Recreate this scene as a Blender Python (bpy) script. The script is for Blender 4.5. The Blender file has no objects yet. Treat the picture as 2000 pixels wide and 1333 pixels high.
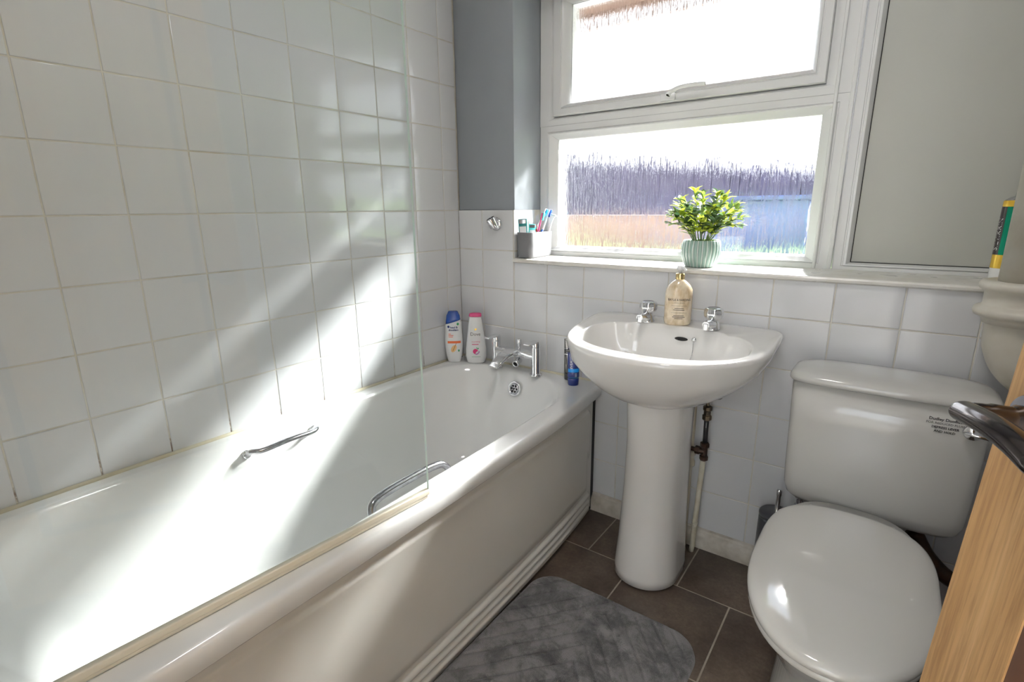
import bpy, bmesh, math, random
from mathutils import Vector, Matrix
random.seed(7)
sc = bpy.context.scene
COL = sc.collection
PI = math.pi
def V(*a): return Vector(a)

# ------------------------------------------------------------------ materials
MATS = {}
def nodes(name):
    m = bpy.data.materials.new(name); m.use_nodes = True
    nt = m.node_tree; nt.nodes.clear()
    out = nt.nodes.new('ShaderNodeOutputMaterial')
    return m, nt, out
def N(nt, t, **kw):
    n = nt.nodes.new(t)
    for k, v in kw.items():
        if hasattr(n, k) and not k[0].isupper(): setattr(n, k, v)
        else: n.inputs[k].default_value = v
    return n
def c4(c): return (c[0], c[1], c[2], 1.0)
def ramp(nt, fac, stops, interp='LINEAR'):
    r = nt.nodes.new('ShaderNodeValToRGB'); r.color_ramp.interpolation = interp
    els = r.color_ramp.elements
    while len(els) > 1: els.remove(els[-1])
    els[0].position = stops[0][0]; els[0].color = c4(stops[0][1])
    for p, c in stops[1:]:
        e = els.new(p); e.color = c4(c)
    nt.links.new(fac, r.inputs['Fac'])
    return r
def noise(nt, scale, detail=3, rough=.5, stretch=(1, 1, 1), dist=0.0, coord='Object'):
    tc = nt.nodes.new('ShaderNodeTexCoord'); mp = nt.nodes.new('ShaderNodeMapping')
    mp.inputs['Scale'].default_value = stretch
    nt.links.new(tc.outputs[coord], mp.inputs['Vector'])
    n = nt.nodes.new('ShaderNodeTexNoise')
    n.inputs['Scale'].default_value = scale; n.inputs['Detail'].default_value = detail
    n.inputs['Roughness'].default_value = rough; n.inputs['Distortion'].default_value = dist
    nt.links.new(mp.outputs['Vector'], n.inputs['Vector'])
    return n
def mat(name, col, rough=.4, metal=0.0, var=None, vscale=8, bump=0.0, bscale=30, bdist=.002, coat=0.0,
        stretch=(1, 1, 1), trans=0.0, ior=1.5, sss=0.0, rvar=0.0, spec=.5, bdetail=3, sheen=0.0):
    m, nt, out = nodes(name)
    b = nt.nodes.new('ShaderNodeBsdfPrincipled')
    b.inputs['Base Color'].default_value = c4(col)
    b.inputs['Roughness'].default_value = rough; b.inputs['Metallic'].default_value = metal
    b.inputs['Coat Weight'].default_value = coat; b.inputs['Coat Roughness'].default_value = .04
    b.inputs['Transmission Weight'].default_value = trans; b.inputs['IOR'].default_value = ior
    b.inputs['Specular IOR Level'].default_value = spec
    b.inputs['Sheen Weight'].default_value = sheen
    if sss:
        b.inputs['Subsurface Weight'].default_value = sss; b.inputs['Subsurface Radius'].default_value = (.01, .008, .006)
        b.inputs['Subsurface Scale'].default_value = .5
    n = noise(nt, vscale, 4, .55, stretch)
    if var:
        r = ramp(nt, n.outputs['Fac'], [(.3, col), (.7, var)])
        nt.links.new(r.outputs['Color'], b.inputs['Base Color'])
    if rvar:
        mr = nt.nodes.new('ShaderNodeMapRange')
        mr.inputs['To Min'].default_value = max(0, rough - rvar); mr.inputs['To Max'].default_value = rough + rvar
        nt.links.new(n.outputs['Fac'], mr.inputs['Value']); nt.links.new(mr.outputs['Result'], b.inputs['Roughness'])
    if bump:
        bn = noise(nt, bscale, bdetail, .5, stretch)
        bp = nt.nodes.new('ShaderNodeBump'); bp.inputs['Strength'].default_value = bump
        bp.inputs['Distance'].default_value = bdist
        nt.links.new(bn.outputs['Fac'], bp.inputs['Height']); nt.links.new(bp.outputs['Normal'], b.inputs['Normal'])
    nt.links.new(b.outputs['BSDF'], out.inputs['Surface'])
    MATS[name] = m
    return m

M_tile = mat('glazed_tile', (.69, .698, .72), .13, var=(.665, .672, .688), vscale=2.5, bump=.25, bscale=14, bdist=.0016)
def grout_mat():
    m, nt, out = nodes('grout')
    b = nt.nodes.new('ShaderNodeBsdfPrincipled'); b.inputs['Roughness'].default_value = .85
    n = noise(nt, 9, 6, .6)
    r = ramp(nt, n.outputs['Fac'], [(.3, (.72, .70, .64)), (.55, (.64, .61, .54)), (.66, (.54, .50, .42)), (.85, (.44, .38, .31))])
    # dark mould low down beside the bath (stain with a shape of its own)
    geo = nt.nodes.new('ShaderNodeNewGeometry'); sep = nt.nodes.new('ShaderNodeSeparateXYZ')
    nt.links.new(geo.outputs['Position'], sep.inputs[0])
    mr = nt.nodes.new('ShaderNodeMapRange')
    mr.inputs['From Min'].default_value = .60; mr.inputs['From Max'].default_value = .52
    nt.links.new(sep.outputs['Z'], mr.inputs['Value'])
    n2 = noise(nt, 40, 4, .7)
    lx_ = N(nt, 'ShaderNodeMath', operation='LESS_THAN'); nt.links.new(sep.outputs['X'], lx_.inputs[0]); lx_.inputs[1].default_value = .03
    m0 = N(nt, 'ShaderNodeMath', operation='MULTIPLY'); nt.links.new(mr.outputs[0], m0.inputs[0]); nt.links.new(lx_.outputs[0], m0.inputs[1])
    mu = N(nt, 'ShaderNodeMath', operation='MULTIPLY'); nt.links.new(m0.outputs[0], mu.inputs[0])
    r2 = ramp(nt, n2.outputs['Fac'], [(.40, (0, 0, 0)), (.55, (1, 1, 1))]); nt.links.new(r2.outputs['Color'], mu.inputs[1])
    mx = nt.nodes.new('ShaderNodeMixRGB'); nt.links.new(mu.outputs[0], mx.inputs['Fac'])
    nt.links.new(r.outputs['Color'], mx.inputs['Color1']); mx.inputs['Color2'].default_value = (.10, .04, .035, 1)
    nt.links.new(mx.outputs['Color'], b.inputs['Base Color'])
    nt.links.new(b.outputs['BSDF'], out.inputs['Surface']); return m
M_grout = grout_mat()
M_grey = mat('grey_paint', (.275, .295, .32), .5, var=(.255, .275, .30), vscale=5, bump=.25, bscale=160, bdist=.0006)
M_white_wall = mat('white_paint', (.76, .76, .76), .6, bump=.2, bscale=150, bdist=.0006)
M_ceil = mat('ceiling_paint', (.84, .845, .85), .8)
M_upvc = mat('upvc', (.76, .765, .765), .22, var=(.73, .73, .725), vscale=7)
M_board = mat('blank_panel', (.50, .50, .455), .45, var=(.47, .475, .435), vscale=3, bump=.12, bscale=260, bdist=.0005)
M_sill = mat('sill_paint', (.78, .77, .74), .3, var=(.66, .64, .58), vscale=16, rvar=.1)
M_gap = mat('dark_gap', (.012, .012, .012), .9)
M_bath = mat('bath_acrylic', (.82, .825, .82), .09, var=(.80, .805, .80), vscale=3, coat=.3)
M_panel = mat('bath_panel_plastic', (.645, .635, .60), .22, var=(.63, .615, .575), vscale=5, bump=.15, bscale=220, bdist=.0004)
M_china = mat('basin_china', (.80, .79, .775), .07, var=(.78, .765, .745), vscale=4, coat=.5)
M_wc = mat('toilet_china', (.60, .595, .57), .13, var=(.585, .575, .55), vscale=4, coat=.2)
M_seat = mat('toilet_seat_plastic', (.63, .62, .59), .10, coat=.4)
M_chrome = mat('chrome', (.82, .83, .85), .06, 1.0)
M_chrome_old = mat('worn_chrome', (.62, .64, .68), .16, 1.0, var=(.35, .33, .34), vscale=60, rvar=.1)
M_black = mat('black_plastic', (.02, .02, .022), .35)
M_dark = mat('charcoal_plastic', (.045, .047, .055), .35, bump=.2, bscale=300, bdist=.0004)
M_hole = mat('hole', (.01, .01, .01), .8)
M_box = mat('grey_stoneware', (.125, .128, .135), .5, var=(.16, .16, .17), vscale=14, bump=.25, bscale=60, bdist=.001)
M_white_pl = mat('white_plastic', (.80, .80, .80), .22)
M_bottle_w = mat('white_bottle', (.78, .79, .80), .18, coat=.3, sss=.05)
M_blue = mat('blue_plastic', (.006, .06, .33), .18, coat=.4)
M_pink = mat('pink_cap', (.62, .06, .20), .22, coat=.3)
M_navy = mat('navy_print', (.01, .025, .16), .3)
M_txt_dk = mat('dark_print', (.03, .025, .03), .4)
M_orange = mat('orange_print', (.80, .17, .05), .35)
M_peach = mat('peach_print', (.80, .50, .22), .35)
M_green = mat('green_print', (.02, .30, .11), .35)
M_magenta = mat('magenta_print', (.60, .03, .16), .35)
M_purple = mat('purple_print', (.42, .22, .45), .35)
M_gold = mat('gold_metal', (.80, .62, .30), .2, 1.0)
M_goldp = mat('gold_print', (.78, .50, .06), .25, .4)
M_soap = mat('cream_soap', (.50, .37, .22), .18, var=(.82, .72, .56), vscale=55, coat=.5, sss=.15, stretch=(1, 1, .5))
M_teal = mat('teal_tube', (.005, .16, .17), .3)
M_red = mat('red_plastic', (.55, .01, .01), .3)
M_turq = mat('turquoise_print', (.10, .62, .60), .35)
M_blue_band = mat('bright_blue_print', (.0, .25, .70), .3)
M_gun = mat('gunmetal_tube', (.13, .125, .12), .28, .7)
M_cream_pipe = mat('cream_painted_pipe', (.60, .57, .48), .4, var=(.50, .45, .34), vscale=25, bump=.5, bscale=45, bdist=.001)
M_soil = mat('painted_cast_iron', (.66, .635, .57), .42, var=(.56, .52, .44), vscale=12, bump=.7, bscale=26, bdist=.002, bdetail=6)
M_copper = mat('dull_copper', (.07, .035, .022), .4, .8, var=(.04, .03, .025), vscale=40)
M_brass = mat('tarnished_brass', (.16, .12, .07), .35, .9, var=(.05, .045, .04), vscale=50)
M_lever = mat('black_nickel', (.10, .088, .085), .13, 1.0)
M_seal = mat('cream_seal', (.80, .75, .62), .3)
M_pot = mat('sage_glaze', (.36, .47, .42), .10, var=(.55, .60, .56), vscale=24, coat=.5)
M_stem = mat('stem', (.14, .20, .06), .5)
M_fence = mat('fence_wood', (.030, .024, .050), .7, var=(.07, .055, .11), vscale=1.3)
M_outred = mat('red_brick_outside', (.20, .10, .10), .8, var=(.30, .17, .165), vscale=2.0)
M_outblue = mat('slate_cladding', (.04, .055, .16), .6, var=(.08, .10, .25), vscale=1.1)
M_lawn = mat('lawn', (.16, .30, .05), .9, var=(.26, .42, .09), vscale=.8)
M_eave = mat('eave_board', (.10, .062, .045), .7, var=(.15, .095, .07), vscale=9)
M_brickwall = mat('outer_brick', (.36, .17, .12), .85)
M_bulb = mat('opal', (.85, .85, .85), .3)
M_screen_edge = mat('glass_edge', (.72, .86, .80), .12, coat=.5, sss=.2)
M_moss = mat('foam_soil', (.05, .04, .03), .9)

def leaf_mat():
    m, nt, out = nodes('leaf')
    b = nt.nodes.new('ShaderNodeBsdfPrincipled'); b.inputs['Roughness'].default_value = .38
    geo = nt.nodes.new('ShaderNodeNewGeometry')
    r = ramp(nt, geo.outputs['Random Per Island'], [(0, (.035, .075, .03)), (.38, (.09, .15, .06)), (.52, (.25, .36, .05)), (.72, (.55, .64, .05)), (1, (.74, .78, .14))])
    nt.links.new(r.outputs['Color'], b.inputs['Base Color'])
    t = nt.nodes.new('ShaderNodeBsdfTranslucent'); nt.links.new(r.outputs['Color'], t.inputs['Color'])
    mx = nt.nodes.new('ShaderNodeMixShader'); mx.inputs[0].default_value = .45
    nt.links.new(b.outputs[0], mx.inputs[1]); nt.links.new(t.outputs[0], mx.inputs[2])
    nt.links.new(mx.outputs[0], out.inputs['Surface']); return m
M_leaf = leaf_mat()

def schlick(nt, f0=.04, scale=1.0):
    """reflectance of one face of thin glass, the same seen from either side"""
    lw = nt.nodes.new('ShaderNodeLayerWeight'); lw.inputs['Blend'].default_value = .5
    pw = N(nt, 'ShaderNodeMath', operation='POWER'); nt.links.new(lw.outputs['Facing'], pw.inputs[0]); pw.inputs[1].default_value = 5
    ma = N(nt, 'ShaderNodeMath', operation='MULTIPLY_ADD'); nt.links.new(pw.outputs[0], ma.inputs[0]); ma.inputs[1].default_value = (1 - f0) * scale; ma.inputs[2].default_value = f0 * scale
    return ma

def screen_mat():
    m, nt, out = nodes('screen_glass')
    tr = N(nt, 'ShaderNodeBsdfTransparent'); tr.inputs[0].default_value = (.965, .985, .98, 1)
    gl = N(nt, 'ShaderNodeBsdfGlossy'); gl.inputs['Roughness'].default_value = 0.0
    fr = schlick(nt)
    mx = nt.nodes.new('ShaderNodeMixShader')
    nt.links.new(fr.outputs[0], mx.inputs[0]); nt.links.new(tr.outputs[0], mx.inputs[1]); nt.links.new(gl.outputs[0], mx.inputs[2])
    nt.links.new(mx.outputs[0], out.inputs['Surface']); return m
M_screen = screen_mat()

def pane_mat(name, streak=1.0):
    # rain-pattern obscure glass: clear channels between vertical ribs that bend and scatter
    m, nt, out = nodes(name)
    n1 = noise(nt, 1.0, 5, .62, (210, 1, 17), .3)
    n2 = noise(nt, 1.0, 3, .6, (420, 1, 60), .2)
    ad = N(nt, 'ShaderNodeMath', operation='ADD'); nt.links.new(n1.outputs['Fac'], ad.inputs[0])
    ml = N(nt, 'ShaderNodeMath', operation='MULTIPLY'); nt.links.new(n2.outputs['Fac'], ml.inputs[0]); ml.inputs[1].default_value = .5
    nt.links.new(ml.outputs[0], ad.inputs[1])
    bp = nt.nodes.new('ShaderNodeBump'); bp.inputs['Strength'].default_value = 1.0; bp.inputs['Distance'].default_value = .0021
    nt.links.new(ad.outputs[0], bp.inputs['Height'])
    tr = N(nt, 'ShaderNodeBsdfTransparent'); tr.inputs[0].default_value = (.97, .98, .98, 1)
    rf = N(nt, 'ShaderNodeBsdfRefraction'); rf.inputs['IOR'].default_value = 1.25; rf.inputs['Roughness'].default_value = .06
    nt.links.new(bp.outputs[0], rf.inputs['Normal'])
    tl = N(nt, 'ShaderNodeBsdfTranslucent'); tl.inputs[0].default_value = (.93, .95, .97, 1)
    gl = N(nt, 'ShaderNodeBsdfGlossy'); gl.inputs['Roughness'].default_value = .02
    fr = schlick(nt)
    rp = ramp(nt, ad.outputs[0], [(.66, (.04, .04, .04)), (.74, (.36, .36, .36)), (.80, (.80, .80, .80)), (.9, (.92, .92, .92))])
    m1 = nt.nodes.new('ShaderNodeMixShader')   # transparent / refraction by rib height
    nt.links.new(rp.outputs['Color'], m1.inputs[0]); nt.links.new(tr.outputs[0], m1.inputs[1]); nt.links.new(rf.outputs[0], m1.inputs[2])
    m2 = nt.nodes.new('ShaderNodeMixShader')
    rp2 = ramp(nt, ad.outputs[0], [(.62, (.0, .0, .0)), (.95, (.003, .003, .003))])
    nt.links.new(rp2.outputs['Color'], m2.inputs[0]); nt.links.new(m1.outputs[0], m2.inputs[1]); nt.links.new(tl.outputs[0], m2.inputs[2])
    m3 = nt.nodes.new('ShaderNodeMixShader')
    nt.links.new(fr.outputs[0], m3.inputs[0]); nt.links.new(m2.outputs[0], m3.inputs[1]); nt.links.new(gl.outputs[0], m3.inputs[2])
    nt.links.new(m3.outputs[0], out.inputs['Surface']); return m
M_pane = pane_mat('obscure_pane')

def wood_mat():
    m, nt, out = nodes('oak_veneer')
    b = nt.nodes.new('ShaderNodeBsdfPrincipled'); b.inputs['Roughness'].default_value = .42
    n1 = noise(nt, 1.0, 5, .6, (26, 60, 1.1), .8); n2 = noise(nt, 1.0, 4, .7, (150, 330, 7), .3); n3 = noise(nt, 1.0, 2, .5, (6, 8, 1.2))
    r1 = ramp(nt, n1.outputs['Fac'], [(.3, (.47, .265, .105)), (.5, (.60, .355, .155)), (.7, (.72, .46, .225))])
    r2 = ramp(nt, n2.outputs['Fac'], [(.35, (.62, .56, .50)), (.55, (1, 1, 1)), (.75, (1.1, 1.1, 1.08))])
    mx = nt.nodes.new('ShaderNodeMixRGB'); mx.blend_type = 'MULTIPLY'; mx.inputs['Fac'].default_value = .75
    nt.links.new(r1.outputs['Color'], mx.inputs['Color1']); nt.links.new(r2.outputs['Color'], mx.inputs['Color2'])
    nt.links.new(mx.outputs['Color'], b.inputs['Base Color'])
    bp = nt.nodes.new('ShaderNodeBump'); bp.inputs['Strength'].default_value = .3; bp.inputs['Distance'].default_value = .0006
    nt.links.new(n2.outputs['Fac'], bp.inputs['Height']); nt.links.new(bp.outputs[0], b.inputs['Normal'])
    nt.links.new(b.outputs[0], out.inputs['Surface']); return m
M_oak = wood_mat()
M_moulding_shade = mat('shaded_moulding', (.075, .028, .012), .4, var=(.05, .02, .01), vscale=20)  # shadow in the door moulding put into its dark brown colour

def floor_mat():
    m, nt, out = nodes('stone_effect_tile')
    b = nt.nodes.new('ShaderNodeBsdfPrincipled')
    n1 = noise(nt, 7, 8, .65); n2 = noise(nt, 90, 6, .7)
    r1 = ramp(nt, n1.outputs['Fac'], [(.3, (.050, .034, .025)), (.5, (.094, .068, .050)), (.72, (.150, .112, .084))])
    r2 = ramp(nt, n2.outputs['Fac'], [(.3, (.6, .6, .6)), (.6, (1.1, 1.1, 1.1)), (.75, (1.6, 1.55, 1.5))])
    mx = nt.nodes.new('ShaderNodeMixRGB'); mx.blend_type = 'MULTIPLY'; mx.inputs['Fac'].default_value = .8
    nt.links.new(r1.outputs['Color'], mx.inputs['Color1']); nt.links.new(r2.outputs['Color'], mx.inputs['Color2'])
    nt.links.new(mx.outputs['Color'], b.inputs['Base Color']); b.inputs['Roughness'].default_value = .42
    bp = nt.nodes.new('ShaderNodeBump'); bp.inputs['Strength'].default_value = .35; bp.inputs['Distance'].default_value = .0015
    nt.links.new(n2.outputs['Fac'], bp.inputs['Height']); nt.links.new(bp.outputs[0], b.inputs['Normal'])
    nt.links.new(b.outputs[0], out.inputs['Surface']); return m
M_floor = floor_mat()
M_fgrout = mat('floor_grout', (.42, .38, .31), .8, var=(.30, .26, .21), vscale=20)

def mat_fleece():
    m, nt, out = nodes('grey_fleece')
    b = nt.nodes.new('ShaderNodeBsdfPrincipled'); b.inputs['Roughness'].default_value = .75
    b.inputs['Sheen Weight'].default_value = .5; b.inputs['Sheen Roughness'].default_value = .4
    n1 = noise(nt, 13, 12, .74, (1, 1, 1), .35); n2 = noise(nt, 420, 3, .6)
    r1 = ramp(nt, n1.outputs['Fac'], [(.34, (.045, .046, .049)), (.45, (.11, .108, .11)), (.54, (.20, .195, .198)), (.75, (.26, .25, .26))])
    nt.links.new(r1.outputs['Color'], b.inputs['Base Color'])
    bp = nt.nodes.new('ShaderNodeBump'); bp.inputs['Strength'].default_value = .8; bp.inputs['Distance'].default_value = .003
    nt.links.new(n2.outputs['Fac'], bp.inputs['Height']); nt.links.new(bp.outputs[0], b.inputs['Normal'])
    nt.links.new(b.outputs[0], out.inputs['Surface']); return m
M_mat = mat_fleece()

# ------------------------------------------------------------------ object helpers
def link(o, parent=None):
    COL.objects.link(o)
    if parent is not None: o.parent = parent
    return o
def obj(name, bm, mats, parent=None, smooth=True, angle=None, recalc=True):
    if recalc: bmesh.ops.recalc_face_normals(bm, faces=bm.faces)
    me = bpy.data.meshes.new(name)
    bm.to_mesh(me); bm.free()
    for m in (mats if isinstance(mats, (list, tuple)) else [mats]): me.materials.append(m)
    if smooth:
        me.polygons.foreach_set('use_smooth', [True] * len(me.polygons))
        if angle: me.set_sharp_from_angle(angle=math.radians(angle))
    o = bpy.data.objects.new(name, me)
    return link(o, parent)
def tag(o, label=None, cat=None, group=None, kind=None):
    if label: o['label'] = label
    if cat: o['category'] = cat
    if group: o['group'] = group
    if kind: o['kind'] = kind
    return o
def thing(name, loc, label, cat, group=None, rotz=0):
    o = bpy.data.objects.new(name, None); o.location = loc; o.rotation_euler = (0, 0, rotz)
    o.empty_display_size = .05
    link(o); return tag(o, label, cat, group)

def box(bm, x0, x1, y0, y1, z0, z1, bev=0.0, seg=2, mi=0, M=None):
    vs = [bm.verts.new((x, y, z)) for x in (x0, x1) for y in (y0, y1) for z in (z0, z1)]
    f = [(0, 1, 3, 2), (4, 6, 7, 5), (0, 4, 5, 1), (2, 3, 7, 6), (0, 2, 6, 4), (1, 5, 7, 3)]
    fs = [bm.faces.new([vs[i] for i in q]) for q in f]
    for q in fs: q.material_index = mi
    geo = vs
    if bev:
        es = list({e for q in fs for e in q.edges})
        r = bmesh.ops.bevel(bm, geom=es, offset=bev, segments=seg, profile=.5, affect='EDGES')
        for q in r['faces']: q.material_index = mi
        geo = list({v for q in fs if q.is_valid for v in q.verts} | {v for v in r['verts']})
    if M is not None: bmesh.ops.transform(bm, matrix=M, verts=geo)
    return geo
def loft(bm, rings, cap0=True, cap1=True, mi=0, closed=True):
    R = [[bm.verts.new(p) for p in r] for r in rings]
    n = len(R[0])
    for a, b in zip(R, R[1:]):
        for i in range(n if closed else n - 1):
            j = (i + 1) % n
            f = bm.faces.new((a[i], a[j], b[j], b[i])); f.material_index = mi
    for flag, r in ((cap0, R[0]), (cap1, R[-1])):
        if flag:
            c = bm.verts.new(sum((v.co for v in r), Vector()) / n)
            for i in range(n):
                f = bm.faces.new((r[i], r[(i + 1) % n], c)); f.material_index = mi
    return R
def tube(bm, pts, rad, seg=14, mi=0, cap=True, flat=1.0):
    pts = [Vector(p) for p in pts]; n = len(pts)
    if not isinstance(rad, (list, tuple)): rad = [rad] * n
    T = [(pts[min(i + 1, n - 1)] - pts[max(i - 1, 0)]).normalized() for i in range(n)]
    a = Vector((0, 0, 1)) if abs(T[0].z) < .9 else Vector((0, 1, 0))
    u = T[0].cross(a).normalized(); rings = []
    for i in range(n):
        u = (u - T[i] * u.dot(T[i])).normalized(); w = T[i].cross(u)
        rings.append([pts[i] + (u * math.cos(t) + w * math.sin(t) * flat) * rad[i] for t in [2 * PI * k / seg for k in range(seg)]])
    return loft(bm, rings, cap, cap, mi)
def spline(ctrl, n=8):
    P = [Vector(p) for p in ctrl]; P = [P[0] * 2 - P[1]] + P + [P[-1] * 2 - P[-2]]; out = []
    for i in range(1, len(P) - 2):
        for k in range(n):
            t = k / n; a, b, c, d = P[i - 1:i + 3]
            out.append(.5 * ((2 * b) + (c - a) * t + (2 * a - 5 * b + 4 * c - d) * t * t + (3 * b - a - 3 * c + d) * t ** 3))
    out.append(P[-2]); return out
def lathe(bm, prof, c=(0, 0), seg=32, mi=0, cap0=True, cap1=True, sx=1, sy=1):
    return loft(bm, [[V(c[0] + r * sx * math.cos(2 * PI * k / seg), c[1] + r * sy * math.sin(2 * PI * k / seg), z) for k in range(seg)] for r, z in prof], cap0, cap1, mi)
def xf(bm, M): bmesh.ops.transform(bm, matrix=M, verts=bm.verts)
def frame_between(p, d):
    d = Vector(d).normalized(); return Matrix.Translation(Vector(p)) @ d.to_track_quat('Z', 'Y').to_matrix().to_4x4()
def new(): return bmesh.new()

def text_obj(name, txt, size, m, parent, surf, align='CENTER', squeeze=1.0, bold=0.0, spacing=1.0):
    """Real lettering laid on a surface: surf(x, y) -> point in parent space."""
    cu = bpy.data.curves.new(name, 'FONT'); cu.body = txt; cu.size = size; cu.align_x = align; cu.align_y = 'CENTER'
    cu.offset = bold; cu.resolution_u = 2; cu.space_character = spacing
    to = bpy.data.objects.new(name + '_tmp', cu); COL.objects.link(to)
    dg = bpy.context.evaluated_depsgraph_get(); dg.update()
    me = bpy.data.meshes.new_from_object(to.evaluated_get(dg))
    bpy.data.objects.remove(to); bpy.data.curves.remove(cu)
    bm = bmesh.new(); bm.from_mesh(me); bpy.data.meshes.remove(me)
    bmesh.ops.triangulate(bm, faces=bm.faces)
    for v in bm.verts: v.co = surf(v.co.x * squeeze, v.co.y)
    return obj(name, bm, m, parent, smooth=False, recalc=False)
def patch(bm, surf, x0, x1, y0, y1, nx=10, ny=4, mi=0):
    g = [[bm.verts.new(surf(x0 + (x1 - x0) * i / nx, y0 + (y1 - y0) * j / ny)) for i in range(nx + 1)] for j in range(ny + 1)]
    for j in range(ny):
        for i in range(nx):
            f = bm.faces.new((g[j][i], g[j][i + 1], g[j + 1][i + 1], g[j + 1][i])); f.material_index = mi
def blob(bm, surf, cx, cy, rx, ry, rot=0, n=20, mi=0):
    c = bm.verts.new(surf(cx, cy)); prev = None; vs = []
    for k in range(n):
        a = 2 * PI * k / n; x, y = rx * math.cos(a), ry * math.sin(a)
        vs.append(bm.verts.new(surf(cx + x * math.cos(rot) - y * math.sin(rot), cy + x * math.sin(rot) + y * math.cos(rot))))
    for k in range(n):
        f = bm.faces.new((c, vs[k], vs[(k + 1) % n])); f.material_index = mi

# ------------------------------------------------------------------ room shell
P = .153
def tiled(bm, O, U, W, u0, u1, w0, w1, uo, wo, gap=.0030, mi_t=0, mi_g=1, seed=1):
    """pillow-edged tiles on a grout bed; O origin, U/W in-plane axes, surface normal = U x W."""
    rnd = random.Random(seed); O, U, W = Vector(O), Vector(U), Vector(W); Nn = U.cross(W)
    pt = lambda u, w, d: O + U * u + W * w + Nn * d
    q = [bm.verts.new(pt(u, w, -.0016)) for u, w in ((u0, w0), (u1, w0), (u1, w1), (u0, w1))]
    f = bm.faces.new(q); f.material_index = mi_g
    def lines(a, b, off):
        k = math.floor((a - off) / P); L = [a]
        while off + k * P < b - 1e-6:
            if off + k * P > a + 1e-4: L.append(off + k * P)
            k += 1
        return L + [b]
    lu, lw = lines(u0, u1, uo), lines(w0, w1, wo)
    for a, b in zip(lu, lu[1:]):
        for c, d in zip(lw, lw[1:]):
            if b - a < .008 or d - c < .008: continue
            g = gap / 2; A, B, C, D = a + g * (a > u0), b - g * (b < u1), c + g * (c > w0), d - g * (d < w1)
            tu, tw, td = rnd.uniform(-1, 1) * .0030, rnd.uniform(-1, 1) * .0030, rnd.uniform(0, .0004)
            mu, mw = (A + B) / 2, (C + D) / 2
            rings = []
            for ins, dep in ((0, -.0022), (.0002, -.0009), (.0011, -.0002), (.0026, 0)):
                rings.append([pt(u, w, dep + td + (u - mu) * tu + (w - mw) * tw) for u, w in ((A + ins, C + ins), (B - ins, C + ins), (B - ins, D - ins), (A + ins, D - ins))])
            R = [[bm.verts.new(p) for p in r] for r in rings]
            for r, s in zip(R, R[1:]):
                for i in range(4):
                    bm.faces.new((r[i], r[(i + 1) % 4], s[(i + 1) % 4], s[i])).material_index = mi_t
            bm.faces.new(R[-1]).material_index = mi_t
def plane(bm, pts, mi=0): bm.faces.new([bm.verts.new(p) for p in pts]).material_index = mi

XR, YN, ZC = 1.86, -1.72, 2.40      # right wall, near wall, ceiling
bm = new(); tiled(bm, (0, 0, 0), (0, 1, 0), (0, 0, 1), YN, 0, 0.0, ZC, -.0827, 1.125, seed=3)
box(bm, -.12, -.004, YN, .30, 0, ZC, mi=1)
o = obj('wall_left', bm, [M_tile, M_grout], smooth=True, angle=50, recalc=False); tag(o, kind='structure')
XW0, XW1, ZS, ZT = .277, XR, .935, 1.915   # window recess
bm = new()
tiled(bm, (0, 0, 0), (1, 0, 0), (0, 0, 1), 0, XW0, 0, 1.125, .121, 1.125, seed=5)
tiled(bm, (0, 0, 0), (1, 0, 0), (0, 0, 1), XW0, XR, 0, .932, .121 + P, 1.125, seed=6)
box(bm, 0, XW0, .004, .30, 0, 1.125, mi=1); box(bm, XW0, XR, .004, .30, 0, .925, mi=1)
tiled(bm, (XW0, 0, 0), (0, 1, 0), (0, 0, 1), 0.001, .178, .945, 1.125, .145, 1.125, seed=9)
box(bm, XW0 - .004, XW0 - .003, .0, .18, .93, 1.123, mi=1)
box(bm, 0, XW0 - .001, .006, .30, 1.125, ZC, .002, mi=2)
box(bm, XW0 - .002, XR, .006, .30, ZT, ZC, mi=2)
o = obj('wall_far', bm, [M_tile, M_grout, M_grey], smooth=True, angle=50, recalc=False); tag(o, kind='structure')
bm = new(); tiled(bm, (XR, 0, 0), (0, -1, 0), (0, 0, 1), 0, 1.72, 0, 1.125, .05, 1.125, seed=11)
box(bm, XR + .004, XR + .12, YN, .30, 0, ZC, mi=1); box(bm, XR + .002, XR + .05, YN, 0, 1.125, ZC, mi=2)
o = obj('wall_right', bm, [M_tile, M_grout, M_grey], smooth=True, angle=50, recalc=False); tag(o, kind='structure')
DX0, DX1, DZ = 1.06, 1.84, 2.02
bm = new()
box(bm, -.12, DX0, YN - .10, YN, 0, ZC); box(bm, DX1, XR + .12, YN - .10, YN, 0, ZC); box(bm, DX0, DX1, YN - .10, YN, DZ, ZC)
o = obj('wall_near', bm, M_white_wall, smooth=False); tag(o, kind='structure')
# hallway behind the doorway (only mirrored in the glaze)
bm = new()
HY = -2.95
box(bm, .2, .3, HY, YN - .10, 0, ZC); box(bm, 2.5, 2.6, HY, YN - .10, 0, ZC)
box(bm, .2, 1.2, HY - .1, HY, 0, ZC); box(bm, 1.8, 2.6, HY - .1, HY, 0, ZC); box(bm, 1.2, 1.8, HY - .1, HY, 0, 1.15); box(bm, 1.2, 1.8, HY - .1, HY, 2.05, ZC)
o = obj('wall_hallway', bm, M_white_wall, smooth=False); tag(o, kind='structure')
bm = new(); box(bm, -.12, 2.6, HY - .1, .30, ZC, ZC + .05)
o = obj('ceiling', bm, M_ceil, smooth=False); tag(o, kind='structure')
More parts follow.
